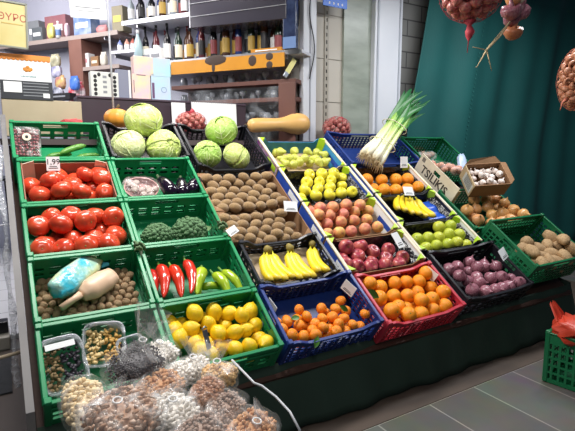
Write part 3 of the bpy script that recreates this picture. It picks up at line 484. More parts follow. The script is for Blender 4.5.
'C3': ('kiwi', [[-0.6045,1.4134,-0.0307,0.0364,0,0,6,6],[-0.5253,1.4148,-0.0408,0.035,0,1,6,6],[-0.4266,1.4118,-0.039,0.0381,0,2,6,6],[-0.3108,1.4138,-0.0328,0.036,0,3,6,6],[-0.2092,1.4141,-0.0308,0.0356,0,4,6,6],[-0.1282,1.4145,-0.0274,0.0352,0,5,6,6],[-0.5661,1.365,-0.0592,0.0381,1,0,6,5],[-0.4728,1.3651,-0.0554,0.036,1,1,6,5],[-0.3635,1.3794,-0.0638,0.0351,1,2,6,5],[-0.2673,1.3747,-0.0629,0.0359,1,3,6,5],[-0.1693,1.374,-0.0608,0.0344,1,4,6,5],[-0.6003,1.3054,-0.0608,0.0365,2,0,6,6],[-0.5229,1.3022,-0.0626,0.0358,2,1,6,6],[-0.422,1.3003,-0.063,0.0351,2,2,6,6],[-0.3298,1.3014,-0.063,0.0372,2,3,6,6],[-0.227,1.3082,-0.0628,0.0374,2,4,6,6],[-0.1107,1.3269,-0.0633,0.0339,2,5,6,6],[-0.5713,1.2401,-0.0623,0.0361,3,0,6,4],[-0.4758,1.2396,-0.0622,0.035,3,1,6,4],[-0.2882,1.2449,-0.0623,0.0372,3,2,6,4],[-0.1755,1.2666,-0.0623,0.0349,3,3,6,4],[-0.3894,1.2272,-0.0621,0.0379,4,0,6,4],[-0.331,1.1834,-0.0615,0.0351,4,1,6,4],[-0.2298,1.1939,-0.0625,0.0365,4,2,6,4],[-0.1218,1.2171,-0.0673,0.0359,4,3,6,4],[-0.6098,1.18,-0.0638,0.035,5,0,6,9],[-0.5802,1.1215,-0.058,0.0366,5,1,6,9],[-0.5365,1.1704,-0.062,0.0345,5,2,6,9],[-0.488,1.1196,-0.0578,0.0364,5,3,6,9],[-0.4445,1.1722,-0.0643,0.0381,5,4,6,9],[-0.3792,1.1248,-0.0608,0.0371,5,5,6,9],[-0.2878,1.1258,-0.0608,0.0344,5,6,6,9],[-0.1949,1.136,-0.0602,0.0371,5,7,6,9],[-0.1054,1.1561,-0.0517,0.0351,5,8,6,9]], [[-0.61,1.11,-0.1231,0.0342],[-0.538,1.11,-0.1231,0.0342],[-0.466,1.11,-0.1231,0.0342],[-0.322,1.11,-0.1231,0.0342],[-0.25,1.11,-0.1231,0.0342],[-0.178,1.11,-0.1231,0.0342],[-0.574,1.1748,-0.1231,0.0342],[-0.502,1.1748,-0.1231,0.0342],[-0.358,1.1748,-0.1231,0.0342],[-0.286,1.1748,-0.1231,0.0342],[-0.214,1.1748,-0.1231,0.0342],[-0.142,1.1748,-0.1231,0.0342],[-0.61,1.2396,-0.1231,0.0342],[-0.538,1.2396,-0.1231,0.0342],[-0.322,1.2396,-0.1231,0.0342],[-0.25,1.2396,-0.1231,0.0342],[-0.178,1.2396,-0.1231,0.0342],[-0.574,1.3044,-0.1231,0.0342],[-0.358,1.3044,-0.1231,0.0342],[-0.286,1.3044,-0.1231,0.0342],[-0.142,1.3044,-0.1231,0.0342],[-0.61,1.3692,-0.1231,0.0342],[-0.538,1.3692,-0.1231,0.0342],[-0.466,1.3692,-0.1231,0.0342],[-0.394,1.3692,-0.1231,0.0342],[-0.322,1.3692,-0.1231,0.0342]]),
'C2': ('kiwi', [[-0.6137,1.0037,-0.0377,0.0361,0,0,5,6],[-0.5428,1.0045,-0.0605,0.0353,0,1,5,6],[-0.4643,1.0046,-0.0505,0.0351,0,2,5,6],[-0.3749,1.0037,-0.0485,0.0361,0,3,5,6],[-0.2784,1.0039,-0.0478,0.0358,0,4,5,6],[-0.1888,1.0044,-0.0333,0.0354,0,5,5,6],[-0.579,0.9501,-0.057,0.0371,1,0,5,5],[-0.5015,0.9511,-0.0581,0.0364,1,1,5,5],[-0.4041,0.9477,-0.0615,0.034,1,2,5,5],[-0.31,0.949,-0.0609,0.0349,1,3,5,5],[-0.2168,0.9578,-0.0676,0.0358,1,4,5,5],[-0.6121,0.8901,-0.0518,0.0378,2,0,5,6],[-0.5428,0.8872,-0.0579,0.0377,2,1,5,6],[-0.4485,0.8922,-0.0678,0.0362,2,2,5,6],[-0.3444,0.8964,-0.0677,0.0339,2,3,5,6],[-0.2524,0.9012,-0.0605,0.0372,2,4,5,6],[-0.1483,0.9136,-0.0755,0.0357,2,5,5,6],[-0.5941,0.8185,-0.0455,0.0363,3,0,5,4],[-0.3935,0.8629,-0.092,0.0366,3,1,5,4],[-0.2881,0.8443,-0.0631,0.0359,3,2,5,4],[-0.1896,0.8609,-0.0811,0.0378,3,3,5,4],[-0.5509,0.8157,-0.0951,0.0355,4,0,5,6],[-0.4938,0.8434,-0.076,0.0369,4,1,5,6],[-0.4389,0.8158,-0.1005,0.0355,4,2,5,6],[-0.3435,0.8176,-0.0889,0.0375,4,3,5,6],[-0.2365,0.815,-0.0881,0.0347,4,4,5,6],[-0.1422,0.8154,-0.0848,0.0351,4,5,5,6]], [[-0.61,0.82,-0.1231,0.0342],[-0.574,0.8848,-0.1231,0.0342],[-0.286,0.8848,-0.1231,0.0342],[-0.61,0.9496,-0.1231,0.0342],[-0.538,0.9496,-0.1231,0.0342],[-0.466,0.9496,-0.1231,0.0342],[-0.25,0.9496,-0.1231,0.0342],[-0.178,0.9496,-0.1231,0.0342]]),
'A1': ('walnut', [[-1.6954,0.7625,-0.1506,0.0215,0,0,10,19],[-1.6556,0.7602,-0.1564,0.0223,0,1,10,19],[-1.6147,0.757,-0.154,0.0225,0,2,10,19],[-1.575,0.7572,-0.1582,0.0208,0,3,10,19],[-1.574,0.7422,-0.1188,0.0218,0,4,10,19],[-1.5311,0.7412,-0.1247,0.0196,0,5,10,19],[-1.5304,0.7576,-0.1581,0.021,0,6,10,19],[-1.4942,0.7448,-0.1212,0.0211,0,7,10,19],[-1.4886,0.7618,-0.1532,0.0187,0,8,10,19],[-1.4516,0.7438,-0.1202,0.0217,0,9,10,19],[-1.4494,0.7642,-0.1524,0.0198,0,10,10,19],[-1.4121,0.7366,-0.1187,0.022,0,11,10,19],[-1.4043,0.7606,-0.1506,0.0194,0,12,10,19],[-1.369,0.7363,-0.1171,0.0201,0,13,10,19],[-1.3651,0.7628,-0.1542,0.0189,0,14,10,19],[-1.3298,0.7559,-0.1586,0.0191,0,15,10,19],[-1.3276,0.7433,-0.1218,0.0202,0,16,10,19],[-1.29,0.7363,-0.1224,0.0215,0,17,10,19],[-1.2833,0.7569,-0.1555,0.0216,0,18,10,19],[-1.7176,0.7236,-0.1519,0.0215,1,0,10,21],[-1.6784,0.7271,-0.1553,0.0215,1,1,10,21],[-1.6385,0.7233,-0.15,0.0225,1,2,10,21],[-1.5947,0.6986,-0.1174,0.022,1,3,10,21],[-1.5906,0.7228,-0.1492,0.0216,1,4,10,21],[-1.5578,0.7076,-0.1215,0.0197,1,5,10,21],[-1.5511,0.7214,-0.1569,0.0222,1,6,10,21],[-1.5193,0.7054,-0.1174,0.0223,1,7,10,21],[-1.5128,0.725,-0.1515,0.0201,1,8,10,21],[-1.4753,0.7226,-0.1578,0.0212,1,9,10,21],[-1.4728,0.7039,-0.1254,0.0196,1,10,10,21],[-1.429,0.7024,-0.1253,0.02,1,11,10,21],[-1.4273,0.7269,-0.1528,0.0201,1,12,10,21],[-1.3925,0.7022,-0.1171,0.0212,1,13,10,21],[-1.3896,0.7265,-0.1558,0.0215,1,14,10,21],[-1.3523,0.7021,-0.1206,0.0214,1,15,10,21],[-1.3489,0.726,-0.1549,0.0198,1,16,10,21],[-1.3093,0.705,-0.1162,0.0191,1,17,10,21],[-1.3089,0.7247,-0.1524,0.0192,1,18,10,21],[-1.2705,0.7016,-0.1169,0.0223,1,19,10,21],[-1.2634,0.7256,-0.156,0.0187,1,20,10,21],[-1.6942,0.6862,-0.1571,0.022,2,0,10,19],[-1.6546,0.6826,-0.1583,0.0189,2,1,10,19],[-1.6122,0.6899,-0.1552,0.0218,2,2,10,19],[-1.5729,0.6882,-0.1524,0.0211,2,3,10,19],[-1.5728,0.6646,-0.1204,0.0222,2,4,10,19],[-1.5352,0.6712,-0.1207,0.0191,2,5,10,19],[-1.528,0.6859,-0.1584,0.0206,2,6,10,19],[-1.4984,0.6714,-0.1195,0.0185,2,7,10,19],[-1.4901,0.6826,-0.1545,0.0198,2,8,10,19],[-1.4572,0.6699,-0.1173,0.0221,2,9,10,19],[-1.4537,0.6878,-0.1585,0.0205,2,10,10,19],[-1.4171,0.6666,-0.1197,0.0215,2,11,10,19],[-1.4057,0.6869,-0.1521,0.0219,2,12,10,19],[-1.3708,0.6666,-0.1183,0.0225,2,13,10,19],[-1.362,0.6909,-0.1562,0.0207,2,14,10,19],[-1.333,0.6634,-0.1188,0.0189,2,15,10,19],[-1.3227,0.6867,-0.1549,0.0213,2,16,10,19],[-1.2933,0.6677,-0.1186,0.0222,2,17,10,19],[-1.2848,0.6868,-0.1601,0.0188,2,18,10,19],[-1.7191,0.6496,-0.1551,0.0199,3,0,10,19],[-1.6809,0.6494,-0.1491,0.0215,3,1,10,19],[-1.6389,0.6492,-0.155,0.0215,3,2,10,19],[-1.5963,0.6319,-0.1128,0.0225,3,3,10,19],[-1.5936,0.6558,-0.1517,0.019,3,4,10,19],[-1.5541,0.6551,-0.1541,0.0203,3,5,10,19],[-1.553,0.6285,-0.1214,0.0224,3,6,10,19],[-1.5144,0.6323,-0.1178,0.0207,3,7,10,19],[-1.5118,0.6527,-0.1498,0.0207,3,8,10,19],[-1.4746,0.6346,-0.1188,0.0208,3,9,10,19],[-1.4654,0.6507,-0.1562,0.0219,3,10,10,19],[-1.4289,0.6461,-0.1515,0.0186,3,11,10,19],[-1.3872,0.6502,-0.1509,0.0201,3,12,10,19],[-1.3533,0.6294,-0.1224,0.0225,3,13,10,19],[-1.3501,0.6485,-0.1573,0.0208,3,14,10,19],[-1.3113,0.6297,-0.1177,0.0216,3,15,10,19],[-1.3079,0.6518,-0.1544,0.02,3,16,10,19],[-1.2709,0.6348,-0.117,0.0201,3,17,10,19],[-1.268,0.6548,-0.15,0.022,3,18,10,19],[-1.7001,0.616,-0.156,0.0195,4,0,10,17],[-1.6598,0.6168,-0.1576,0.0193,4,1,10,17],[-1.6161,0.6129,-0.1572,0.0202,4,2,10,17],[-1.5793,0.5979,-0.1213,0.02,4,3,10,17],[-1.5747,0.6182,-0.1547,0.0222,4,4,10,17],[-1.5343,0.5957,-0.1146,0.0195,4,5,10,17],[-1.5296,0.6176,-0.1535,0.0203,4,6,10,17],[-1.4866,0.6171,-0.1517,0.0215,4,7,10,17],[-1.4561,0.5962,-0.1185,0.0185,4,8,10,17],[-1.4477,0.611,-0.1507,0.0201,4,9,10,17],[-1.4278,0.6278,-0.1204,0.0206,4,10,10,17],[-1.4121,0.6105,-0.1583,0.0196,4,11,10,17],[-1.3909,0.6279,-0.1191,0.0187,4,12,10,17],[-1.3657,0.6126,-0.1574,0.0217,4,13,10,17],[-1.3258,0.6089,-0.1577,0.019,4,14,10,17],[-1.2886,0.5982,-0.1166,0.02,4,15,10,17],[-1.2872,0.6187,-0.1504,0.0211,4,16,10,17],[-1.7167,0.5815,-0.1519,0.0224,5,0,10,20],[-1.6788,0.5754,-0.1583,0.0201,5,1,10,20],[-1.639,0.5774,-0.157,0.0198,5,2,10,20],[-1.5979,0.5755,-0.1531,0.0192,5,3,10,20],[-1.5925,0.5634,-0.1185,0.0202,5,4,10,20],[-1.5518,0.5777,-0.1545,0.0188,5,5,10,20],[-1.5132,0.5737,-0.1538,0.0223,5,6,10,20],[-1.4928,0.5942,-0.12,0.0216,5,7,10,20],[-1.4741,0.5622,-0.1139,0.0193,5,8,10,20],[-1.4688,0.5826,-0.1563,0.0186,5,9,10,20],[-1.4372,0.5643,-0.1165,0.021,5,10,10,20],[-1.4286,0.5783,-0.1535,0.0201,5,11,10,20],[-1.4077,0.5953,-0.1199,0.021,5,12,10,20],[-1.3865,0.581,-0.1507,0.0198,5,13,10,20],[-1.3665,0.5912,-0.1202,0.0186,5,14,10,20],[-1.3478,0.58,-0.154,0.019,5,15,10,20],[-1.3304,0.5945,-0.1238,0.0197,5,16,10,20],[-1.3071,0.5763,-0.1548,0.0219,5,17,10,20],[-1.2673,0.5659,-0.1184,0.0189,5,18,10,20],[-1.267,0.5745,-0.1581,0.0195,5,19,10,20],[-1.6951,0.5402,-0.1547,0.02,6,0,10,16],[-1.6495,0.5426,-0.1503,0.0205,6,1,10,16],[-1.6082,0.5415,-0.1574,0.0197,6,2,10,16],[-1.5714,0.5448,-0.1562,0.0193,6,3,10,16],[-1.555,0.56,-0.1223,0.0213,6,4,10,16],[-1.5356,0.541,-0.1588,0.0202,6,5,10,16],[-1.518,0.5564,-0.1205,0.0188,6,6,10,16],[-1.4863,0.5419,-0.1568,0.0204,6,7,10,16],[-1.4505,0.5458,-0.1529,0.0192,6,8,10,16],[-1.4115,0.5445,-0.151,0.0212,6,9,10,16],[-1.3945,0.5576,-0.1171,0.0224,6,10,10,16],[-1.3683,0.5479,-0.1579,0.0187,6,11,10,16],[-1.3546,0.5582,-0.1225,0.0196,6,12,10,16],[-1.3239,0.541,-0.1576,0.0208,6,13,10,16],[-1.3055,0.5587,-0.1178,0.0191,6,14,10,16],[-1.2798,0.5418,-0.1545,0.0189,6,15,10,16],[-1.7172,0.5091,-0.1497,0.0219,7,0,10,20],[-1.6793,0.5074,-0.1549,0.0195,7,1,10,20],[-1.636,0.5075,-0.1552,0.0201,7,2,10,20],[-1.5975,0.506,-0.1484,0.0219,7,3,10,20],[-1.5802,0.5216,-0.1172,0.0203,7,4,10,20],[-1.554,0.5085,-0.1536,0.021,7,5,10,20],[-1.533,0.5213,-0.1223,0.0225,7,6,10,20],[-1.5107,0.5089,-0.1545,0.0189,7,7,10,20],[-1.4908,0.5241,-0.1233,0.0201,7,8,10,20],[-1.4734,0.5048,-0.1569,0.0222,7,9,10,20],[-1.4487,0.5234,-0.1193,0.0223,7,10,10,20],[-1.4292,0.5093,-0.158,0.0205,7,11,10,20],[-1.4099,0.5235,-0.1211,0.0186,7,12,10,20],[-1.3857,0.5073,-0.153,0.0204,7,13,10,20],[-1.3668,0.5225,-0.1162,0.0219,7,14,10,20],[-1.3494,0.5034,-0.1589,0.0201,7,15,10,20],[-1.3238,0.5257,-0.1184,0.0217,7,16,10,20],[-1.3077,0.508,-0.1539,0.0195,7,17,10,20],[-1.283,0.5215,-0.1193,0.0203,7,18,10,20],[-1.2673,0.5029,-0.1567,0.0195,7,19,10,20],[-1.6999,0.4693,-0.1555,0.021,8,0,10,20],[-1.6546,0.4753,-0.155,0.0187,8,1,10,20],[-1.6112,0.4686,-0.1557,0.0206,8,2,10,20],[-1.5975,0.4889,-0.1138,0.0201,8,3,10,20],[-1.568,0.4709,-0.1532,0.0196,8,4,10,20],[-1.5571,0.4888,-0.1194,0.0218,8,5,10,20],[-1.5314,0.4664,-0.1508,0.0207,8,6,10,20],[-1.5126,0.4858,-0.1215,0.022,8,7,10,20],[-1.4935,0.4701,-0.1575,0.0216,8,8,10,20],[-1.4723,0.4829,-0.1209,0.0195,8,9,10,20],[-1.4534,0.4726,-0.1527,0.0188,8,10,10,20],[-1.4295,0.483,-0.1218,0.0189,8,11,10,20],[-1.4067,0.4652,-0.1572,0.021,8,12,10,20],[-1.3912,0.4927,-0.1184,0.0201,8,13,10,20],[-1.3704,0.4736,-0.1532,0.0198,8,14,10,20],[-1.3475,0.4842,-0.1216,0.0219,8,15,10,20],[-1.323,0.4649,-0.1531,0.0187,8,16,10,20],[-1.3114,0.4913,-0.1223,0.0185,8,17,10,20],[-1.2896,0.4753,-0.1522,0.0194,8,18,10,20],[-1.2707,0.486,-0.1194,0.0207,8,19,10,20],[-1.7148,0.4323,-0.1553,0.0214,9,0,10,20],[-1.6751,0.4332,-0.1531,0.0223,9,1,10,20],[-1.6359,0.4349,-0.1552,0.0206,9,2,10,20],[-1.5956,0.4328,-0.1567,0.0219,9,3,10,20],[-1.572,0.4516,-0.1135,0.0224,9,4,10,20],[-1.5557,0.4327,-0.1536,0.0218,9,5,10,20],[-1.5302,0.4526,-0.1144,0.0189,9,6,10,20],[-1.5099,0.4335,-0.1565,0.0226,9,7,10,20],[-1.496,0.447,-0.1226,0.0201,9,8,10,20],[-1.4678,0.4359,-0.1571,0.022,9,9,10,20],[-1.4525,0.4539,-0.1178,0.0188,9,10,10,20],[-1.4294,0.4345,-0.1483,0.0215,9,11,10,20],[-1.4121,0.4525,-0.1205,0.019,9,12,10,20],[-1.392,0.4317,-0.151,0.0191,9,13,10,20],[-1.3688,0.4505,-0.1185,0.0206,9,14,10,20],[-1.3467,0.4326,-0.1562,0.0211,9,15,10,20],[-1.3241,0.4521,-0.1177,0.0217,9,16,10,20],[-1.3103,0.4299,-0.1559,0.0188,9,17,10,20],[-1.2857,0.4485,-0.1211,0.0205,9,18,10,20],[-1.2696,0.4363,-0.1546,0.0222,9,19,10,20]], []),
}
def lathe_mesh(name, prof, mats, seg=20, fn=None, stem=None, nz=0):
    mb = MB(); mb.lathe(prof, seg, fn=fn)
    if nz:
        for v in mb.v: v *= 1 + nz * noise.noise(v * 1.6 + Vector((len(name), 0, 3)))
    if stem: mb.mi = 1; mb.tube(stem[0], stem[1], 6)
    return mb.mesh(name, mats, True)
def sphprof(fn, n=16): return [fn(PI * k / n) for k in range(n + 1)]
m_stem = mat('woody_stem', '5a4a2c', rough=.8); m_gstem = mat('green_stem', '5f8a3a', rough=.6)
FM = {}
m_tom = mat('tomato_skin', 'cf4429', 'c43a28', 'db6b42', rough=.22, nscale=1.2, namt=.45, spec=.6)
FM['tomato'] = [lathe_mesh('tomato', sphprof(lambda a: (math.sin(a) ** .92, -math.cos(a) * .82 - (.10 * math.exp(-((a - PI) * 3.2) ** 2)))), [m_tom, m_gstem], 24,
    fn=lambda q, z, k=k: 1 + .025 * math.cos(5 * q + k) * (z > 0), stem=([(0, 0, .66), (.01, 0, .76)], [.07, .05])) for k in range(2)]
m_lem = mat('lemon_rind', 'f5cf16', 'f2c20e', 'e6c93a', rough=.32, nscale=2, namt=.4, bump=.25, bscale=16)
FM['lemon'] = [lathe_mesh('lemon', [(.02, -1.28), (.10, -1.26), (.14, -1.2), (.24, -1.1), (.5, -.93), (.72, -.7), (.9, -.38), (.97, 0), (.9, .4), (.7, .74), (.48, .95), (.3, 1.06), (.14, 1.1), (.05, 1.08)], [m_lem, m_gstem], 20,
    fn=lambda q, z, k=k: 1 + .03 * math.cos(2 * q + k), stem=([(0, 0, 1.06), (0, 0, 1.12)], [.06, .04]), nz=.06) for k in range(2)]
def orange(nm, m, sq=.97, dim=.06):
    return lathe_mesh(nm, sphprof(lambda a: (math.sin(a), -math.cos(a) * sq + dim * math.exp(-(a * 4) ** 2) - dim * math.exp(-((a - PI) * 4) ** 2)), 18), [m, m_gstem], 22, stem=([(0, 0, sq - dim - .02), (0, 0, sq - dim + .04)], [.09, .07]))
m_or = mat('orange_rind', 'fb9c18', 'f68f12', 'fdb030', rough=.34, nscale=2, namt=.35, bump=.35, bscale=22)
m_ma = mat('mandarin_rind', 'f8901c', 'f49a22', 'ee7c18', rough=.35, nscale=2, namt=.5, bump=.35, bscale=18)
FM['orange'] = [orange('orange', m_or)]; FM['mandarin'] = [orange('mandarin', m_ma, .84, .08)]
m_ya = mat('yellow_apple_skin', 'f0e23a', 'e6da36', 'efe66a', rough=.3, nscale=2, namt=.5)
m_ra = mat('red_apple_skin', 'a83a50', '963248', 'd8806a', rough=.28, nscale=1.6, namt=.7)
m_pe = mat('peach_skin', 'eabc60', 'd8846c', 'bf5060', rough=.5, nscale=1.1, namt=.75)
m_li = mat('lime_rind', 'b6c53a', 'cbcc40', '9db236', rough=.3, nscale=2, namt=.5, bump=.2, bscale=18)
m_pr = mat('pear_skin', 'c6cc54', 'bcc24c', 'dada78', rough=.4, nscale=2.5, namt=.5)
def apple(nm, m): return lathe_mesh(nm, sphprof(lambda a: (math.sin(a) * (1 + .05 * -math.cos(a)), -math.cos(a) * .92 - .26 * math.exp(-((a - PI) * 2.6) ** 2) + .12 * math.exp(-(a * 4) ** 2)), 18), [m, m_stem], 22,
    fn=lambda q, z: 1 + .02 * math.cos(5 * q) * (z < 0), stem=([(0, 0, .6), (.03, 0, .8), (.1, 0, .98)], [.035, .03, .04]))
FM['yellow_apple'] = [apple('yellow_apple', m_ya)]; FM['red_apple'] = [apple('red_apple', m_ra)]
FM['peach'] = [lathe_mesh('peach', sphprof(lambda a: (math.sin(a), -math.cos(a) * .95 - .12 * math.exp(-((a - PI) * 3) ** 2)), 16), [m_pe], 24, fn=lambda q, z: 1 - .06 * math.exp(-((q - PI) * 5) ** 2))]
FM['lime'] = [orange('lime', m_li, 1.02, .03)]
FM['pear'] = [lathe_mesh('pear', [(.05, -.86), (.3, -.92), (.62, -.84), (.88, -.55), (.97, -.2), (.9, .15), (.68, .5), (.5, .8), (.42, 1.05), (.34, 1.22), (.18, 1.32), (.03, 1.3)], [m_pr, m_stem], 20, stem=([(0, 0, 1.28), (.04, 0, 1.45), (.1, 0, 1.6)], .04), nz=.1)]
m_ro = mat('red_onion_skin', '8c4a5c', '80465a', 'c0949a', rough=.3, nscale=3, namt=.7, stretch=(3, 3, .6))
m_bo = mat('brown_onion_skin', 'c88452', 'd09a50', 'e2b684', rough=.32, nscale=3, namt=.7, stretch=(3, 3, .6))
def onion(nm, m): return [lathe_mesh(nm, [(.04, -.95), (.16, -.9), (.45, -.8), (.8, -.5), (.99, -.08), (.95, .28), (.72, .62), (.4, .84), (.2, .98), (.12, 1.14), (.08, 1.32), (.03, 1.36)], [m, m_stem], 20, fn=lambda q, z, k=k: 1 + .02 * math.cos(7 * q + k), nz=.05,
    stem=([(0, 0, -.9), (.02, .02, -1.02)], [.14, .1])) for k in range(2)]
FM['red_onion'] = onion('red_onion', m_ro); FM['brown_onion'] = onion('brown_onion', m_bo)
m_po = mat('potato_skin', 'bd9c72', 'b0906a', '947650', rough=.75, nscale=3, namt=.7, bump=.3, bscale=14)
FM['potato'] = []
for k in range(4):
    mb = MB(); mb.ell((0, 0, 0), (1.3, .92, .82), 3, nz=.13, ns=1.3, seed=k * 5 + 1); FM['potato'].append(mb.mesh('potato', m_po, True))
m_ki = mat('kiwi_skin', 'a88a5e', '98794f', '78593a', rough=.85, nscale=5, namt=.6, bump=.4, bscale=50, sheen=.3)
FM['kiwi'] = []
for k in range(2):
    mb = MB(); mb.ell((0, 0, 0), (1.28, .97, .92), 3, nz=.05, ns=1, seed=k); mb.mi = 1; mb.ell((1.24, 0, 0), (.08, .16, .16), 1); FM['kiwi'].append(mb.mesh('kiwi', [m_ki, m_stem], True))
m_wa = mat('walnut_shell', 'd8b890', 'c8a680', 'a08262', rough=.7, nscale=4, namt=.7, bump=.8, bscale=9)
mb = MB(); mb.ell((0, 0, 0), (1.1, .95, .95), 2, nz=.12, ns=3)
mb.tube([(1.08 * math.cos(a), 0, .95 * math.sin(a)) for a in [2 * PI * k / 16 for k in range(17)]], .06, 5); FM['walnut'] = [mb.mesh('walnut', m_wa, True)]
DESC = {'tomato': ('ripe red tomato', 'tomato'), 'lemon': ('bright yellow lemon', 'lemon'), 'mandarin': ('small mandarin', 'mandarin'), 'orange': ('round orange', 'orange'), 'yellow_apple': ('yellow apple', 'apple'),
 'pear': ('green pear', 'pear'), 'peach': ('rosy peach', 'peach'), 'red_apple': ('dark red apple', 'apple'), 'lime': ('green lime', 'lime'), 'red_onion': ('red onion', 'onion'), 'brown_onion': ('brown onion', 'onion'), 'potato': ('potato', 'potato'), 'kiwi': ('fuzzy kiwi', 'kiwi'), 'walnut': ('walnut', 'walnut')}
PLACE = {'A3': 'cardboard tomato box', 'A2': 'bare green tomato crate', 'B0': 'lemon crate', 'C0': 'blue crate', 'D0': 'red crate', 'D3': 'yellow apple box', 'D4': 'pear box', 'D2': 'peach box', 'D1': 'apple box', 'E3': 'box under leeks', 'E1': 'lime box', 'E0': 'black crate', 'F1': 'green crate', 'F0': 'green crate', 'C3': 'upper kiwi tray', 'C2': 'lower kiwi tray', 'A1': 'green crate with the scoop'}
ORD = ['first', 'second', 'third', 'fourth', 'fifth', 'sixth', 'seventh', 'eighth', 'ninth', 'tenth', 'eleventh', 'twelfth']
ALIGN = {'kiwi': (8, 25), 'lemon': (40, 180), 'potato': (30, 60), 'walnut': (180, 180), 'pear': (60, 180)}
LEAFY = {(0, 3): 1, (2, 1): 1, (1, 5): 1, (3, 2): 1}
m_leaf = mat('citrus_leaf', '3f6f28', c3='5a8a34', rough=.4, nscale=3)
def leaf_mb(L_, W_, curl=.15):
    mb = MB(); mb.grid(lambda a, b: Vector(((a - .5) * 2 * W_ * math.sin(PI * min(.98, b + .02)) ** .8, b * L_, abs(a - .5) * .3 * W_ + curl * L_ * math.sin(b * 2.2))), 4, 8); return mb
for key, (kind, lst, fill) in FRUIT.items():
    adj, cat = DESC[kind]; place = PLACE[key]; grp = '%ss in the %s' % (adj, place) if kind != 'mandarin' else 'mandarins in the blue crate'
    for n_, it in enumerate(lst):
        x, y, z, r_, row, k, nr, nk = it
        if kind in ('tomato', 'orange', 'mandarin', 'peach', 'lime', 'yellow_apple', 'red_apple', 'red_onion', 'brown_onion'): Rm = rot(rnd.uniform(-50, 50), rnd.uniform(-50, 50), rnd.uniform(0, 360))
        elif kind == 'lemon': Rm = rot(90 + rnd.uniform(-50, 50), 0, rnd.uniform(0, 360))
        elif kind == 'pear': Rm = rot(rnd.uniform(60, 120), 0, rnd.uniform(0, 360))
        elif kind == 'kiwi': Rm = rot(rnd.uniform(-15, 15), rnd.uniform(-15, 15), rnd.uniform(-25, 15))
        else: Rm = rot(rnd.uniform(-40, 40), rnd.uniform(-25, 25), rnd.uniform(0, 360))
        o = put(kind, rnd.choice(FM[kind]), None, MS @ T((x, y, z)) @ Rm @ Matrix.Scale(r_, 4))
        if kind == 'walnut':
            tag(o, 'brown walnut in its shell, loose in the green crate with a scoop', cat, 'walnuts in the green crate'); continue
        rw = 'back row' if row == 0 else 'front row' if row == nr - 1 else ORD[row] + ' row back' if False else ORD[row] + ' row from the back'
        lab = '%s, %s from left, %s of the %s' % (adj, ORD[k], rw, place)
        if len(lab.split()) > 16: lab = '%s, %s from left, %s, %s' % (adj, ORD[k], rw, place)
        tag(o, lab, cat, grp)
        if kind == 'mandarin' and n_ in (5, 11, 18, 22) or kind == 'orange' and key == 'D0' and n_ == 8:
            lf = leaf_mb(1.9, .5); lf.build('leaf', m_leaf, o, True, T((0, 0, .85)) @ rot(rnd.uniform(-15, 25), 0, rnd.uniform(0, 360)))
    for x, y, z, r_ in fill:
        o = put(kind, rnd.choice(FM[kind]), None, MS @ T((x, y, z)) @ rot(rnd.uniform(-60, 60), rnd.uniform(-60, 60), 0) @ Matrix.Scale(r_ * (.8 if kind in ('lemon', 'kiwi', 'potato', 'pear') else 1), 4))
        tag(o, '%s in the bottom layer, under the others in %s' % (adj, place), cat, grp + ', bottom layer')

# walnut scoop and blue bag
q = (-1.501, 0.59)
sc = thing('scoop', 'beige plastic scoop lying on the walnuts', 'scoop', MS @ T((q[0], q[1], -.065)) @ rot(8, 0, 33))
m_sc = mat('beige_plastic', 'd8b79a', c3='caa78a', rough=.4, nscale=4)
def scp(a, b):
    ang = PI * (.02 + .96 * a); wd = .062 * (1 - .45 * max(0, (.25 - b) / .25)) * (1 - .25 * max(0, (b - .7) / .3))
    return Vector((b * .21 - .045, -wd * math.cos(ang), .055 - wd * .95 * math.sin(ang) * (1 - .25 * b)))
mb = MB(); mb.grid(scp, 16, 14); mb.grid(lambda a, b: Vector((-.045, (a - .5) * .068, .055 - b * .034 * math.sin(PI * a))), 8, 4)
# scoop bowl opens upward: turn it dome-side up as it lies in the photo
o = mb.build('bowl', m_sc, sc, True, M=T((0, 0, .05)) @ Matrix.Scale(-1, 4, Vector((0, 0, 1)))); sm = o.modifiers.new('s', 'SOLIDIFY'); sm.thickness = .004
MB().tube([(-.05, 0, .02), (-.09, 0, .018), (-.16, 0, .014)], [.019, .016, .017], 10).build('handle', m_sc, sc, True)
q = (-1.544, 0.69)
def pillow(sx, sy, sz, seed=0, nz=.06, sub=3):
    mb = MB(); v, f = ICO[sub]; o = []
    for p_ in v:
        e = [math.copysign(abs(c_) ** .7, c_) for c_ in p_]
        k_ = 1 + nz * noise.noise(Vector(p_) * 3.1 + Vector((seed, 2, seed))) + nz * .8 * noise.noise(Vector(p_) * 8 + Vector((seed, 0, 1)))
        o.append(Vector((e[0] * sx * k_, e[1] * sy * k_, e[2] * sz * k_)))
    mb.add(o, f); return mb
bg = thing('snack_bag', 'shiny blue and yellow printed plastic bag in the walnut crate', 'bag', MS @ T((q[0], q[1], -.05)) @ rot(18, 10, 44))
m_bb = mat('printed_blue_bag', '3fb6cc', c3='d9dc9a', rough=.2, nscale=9, namt=1, bump=.6, bscale=20)
pillow(.17, .068, .045, 3, .14).build('bag_body', m_bb, bg, True)
mb = MB(); mb.grid(lambda a, b: Vector((.15 + b * .05, (a - .5) * (.10 + .03 * b), .012 * math.sin(a * 14) * b)), 14, 4); mb.build('sealed_end', mat('turquoise_film', '5cc6dc', rough=.2), bg, True)
mb = MB(); mb.box((-.02, 0, .036), (.12, .03, .008)); bevel(mb.build('printed_band', mat('navy_print', '22303c', rough=.3), bg), .003)

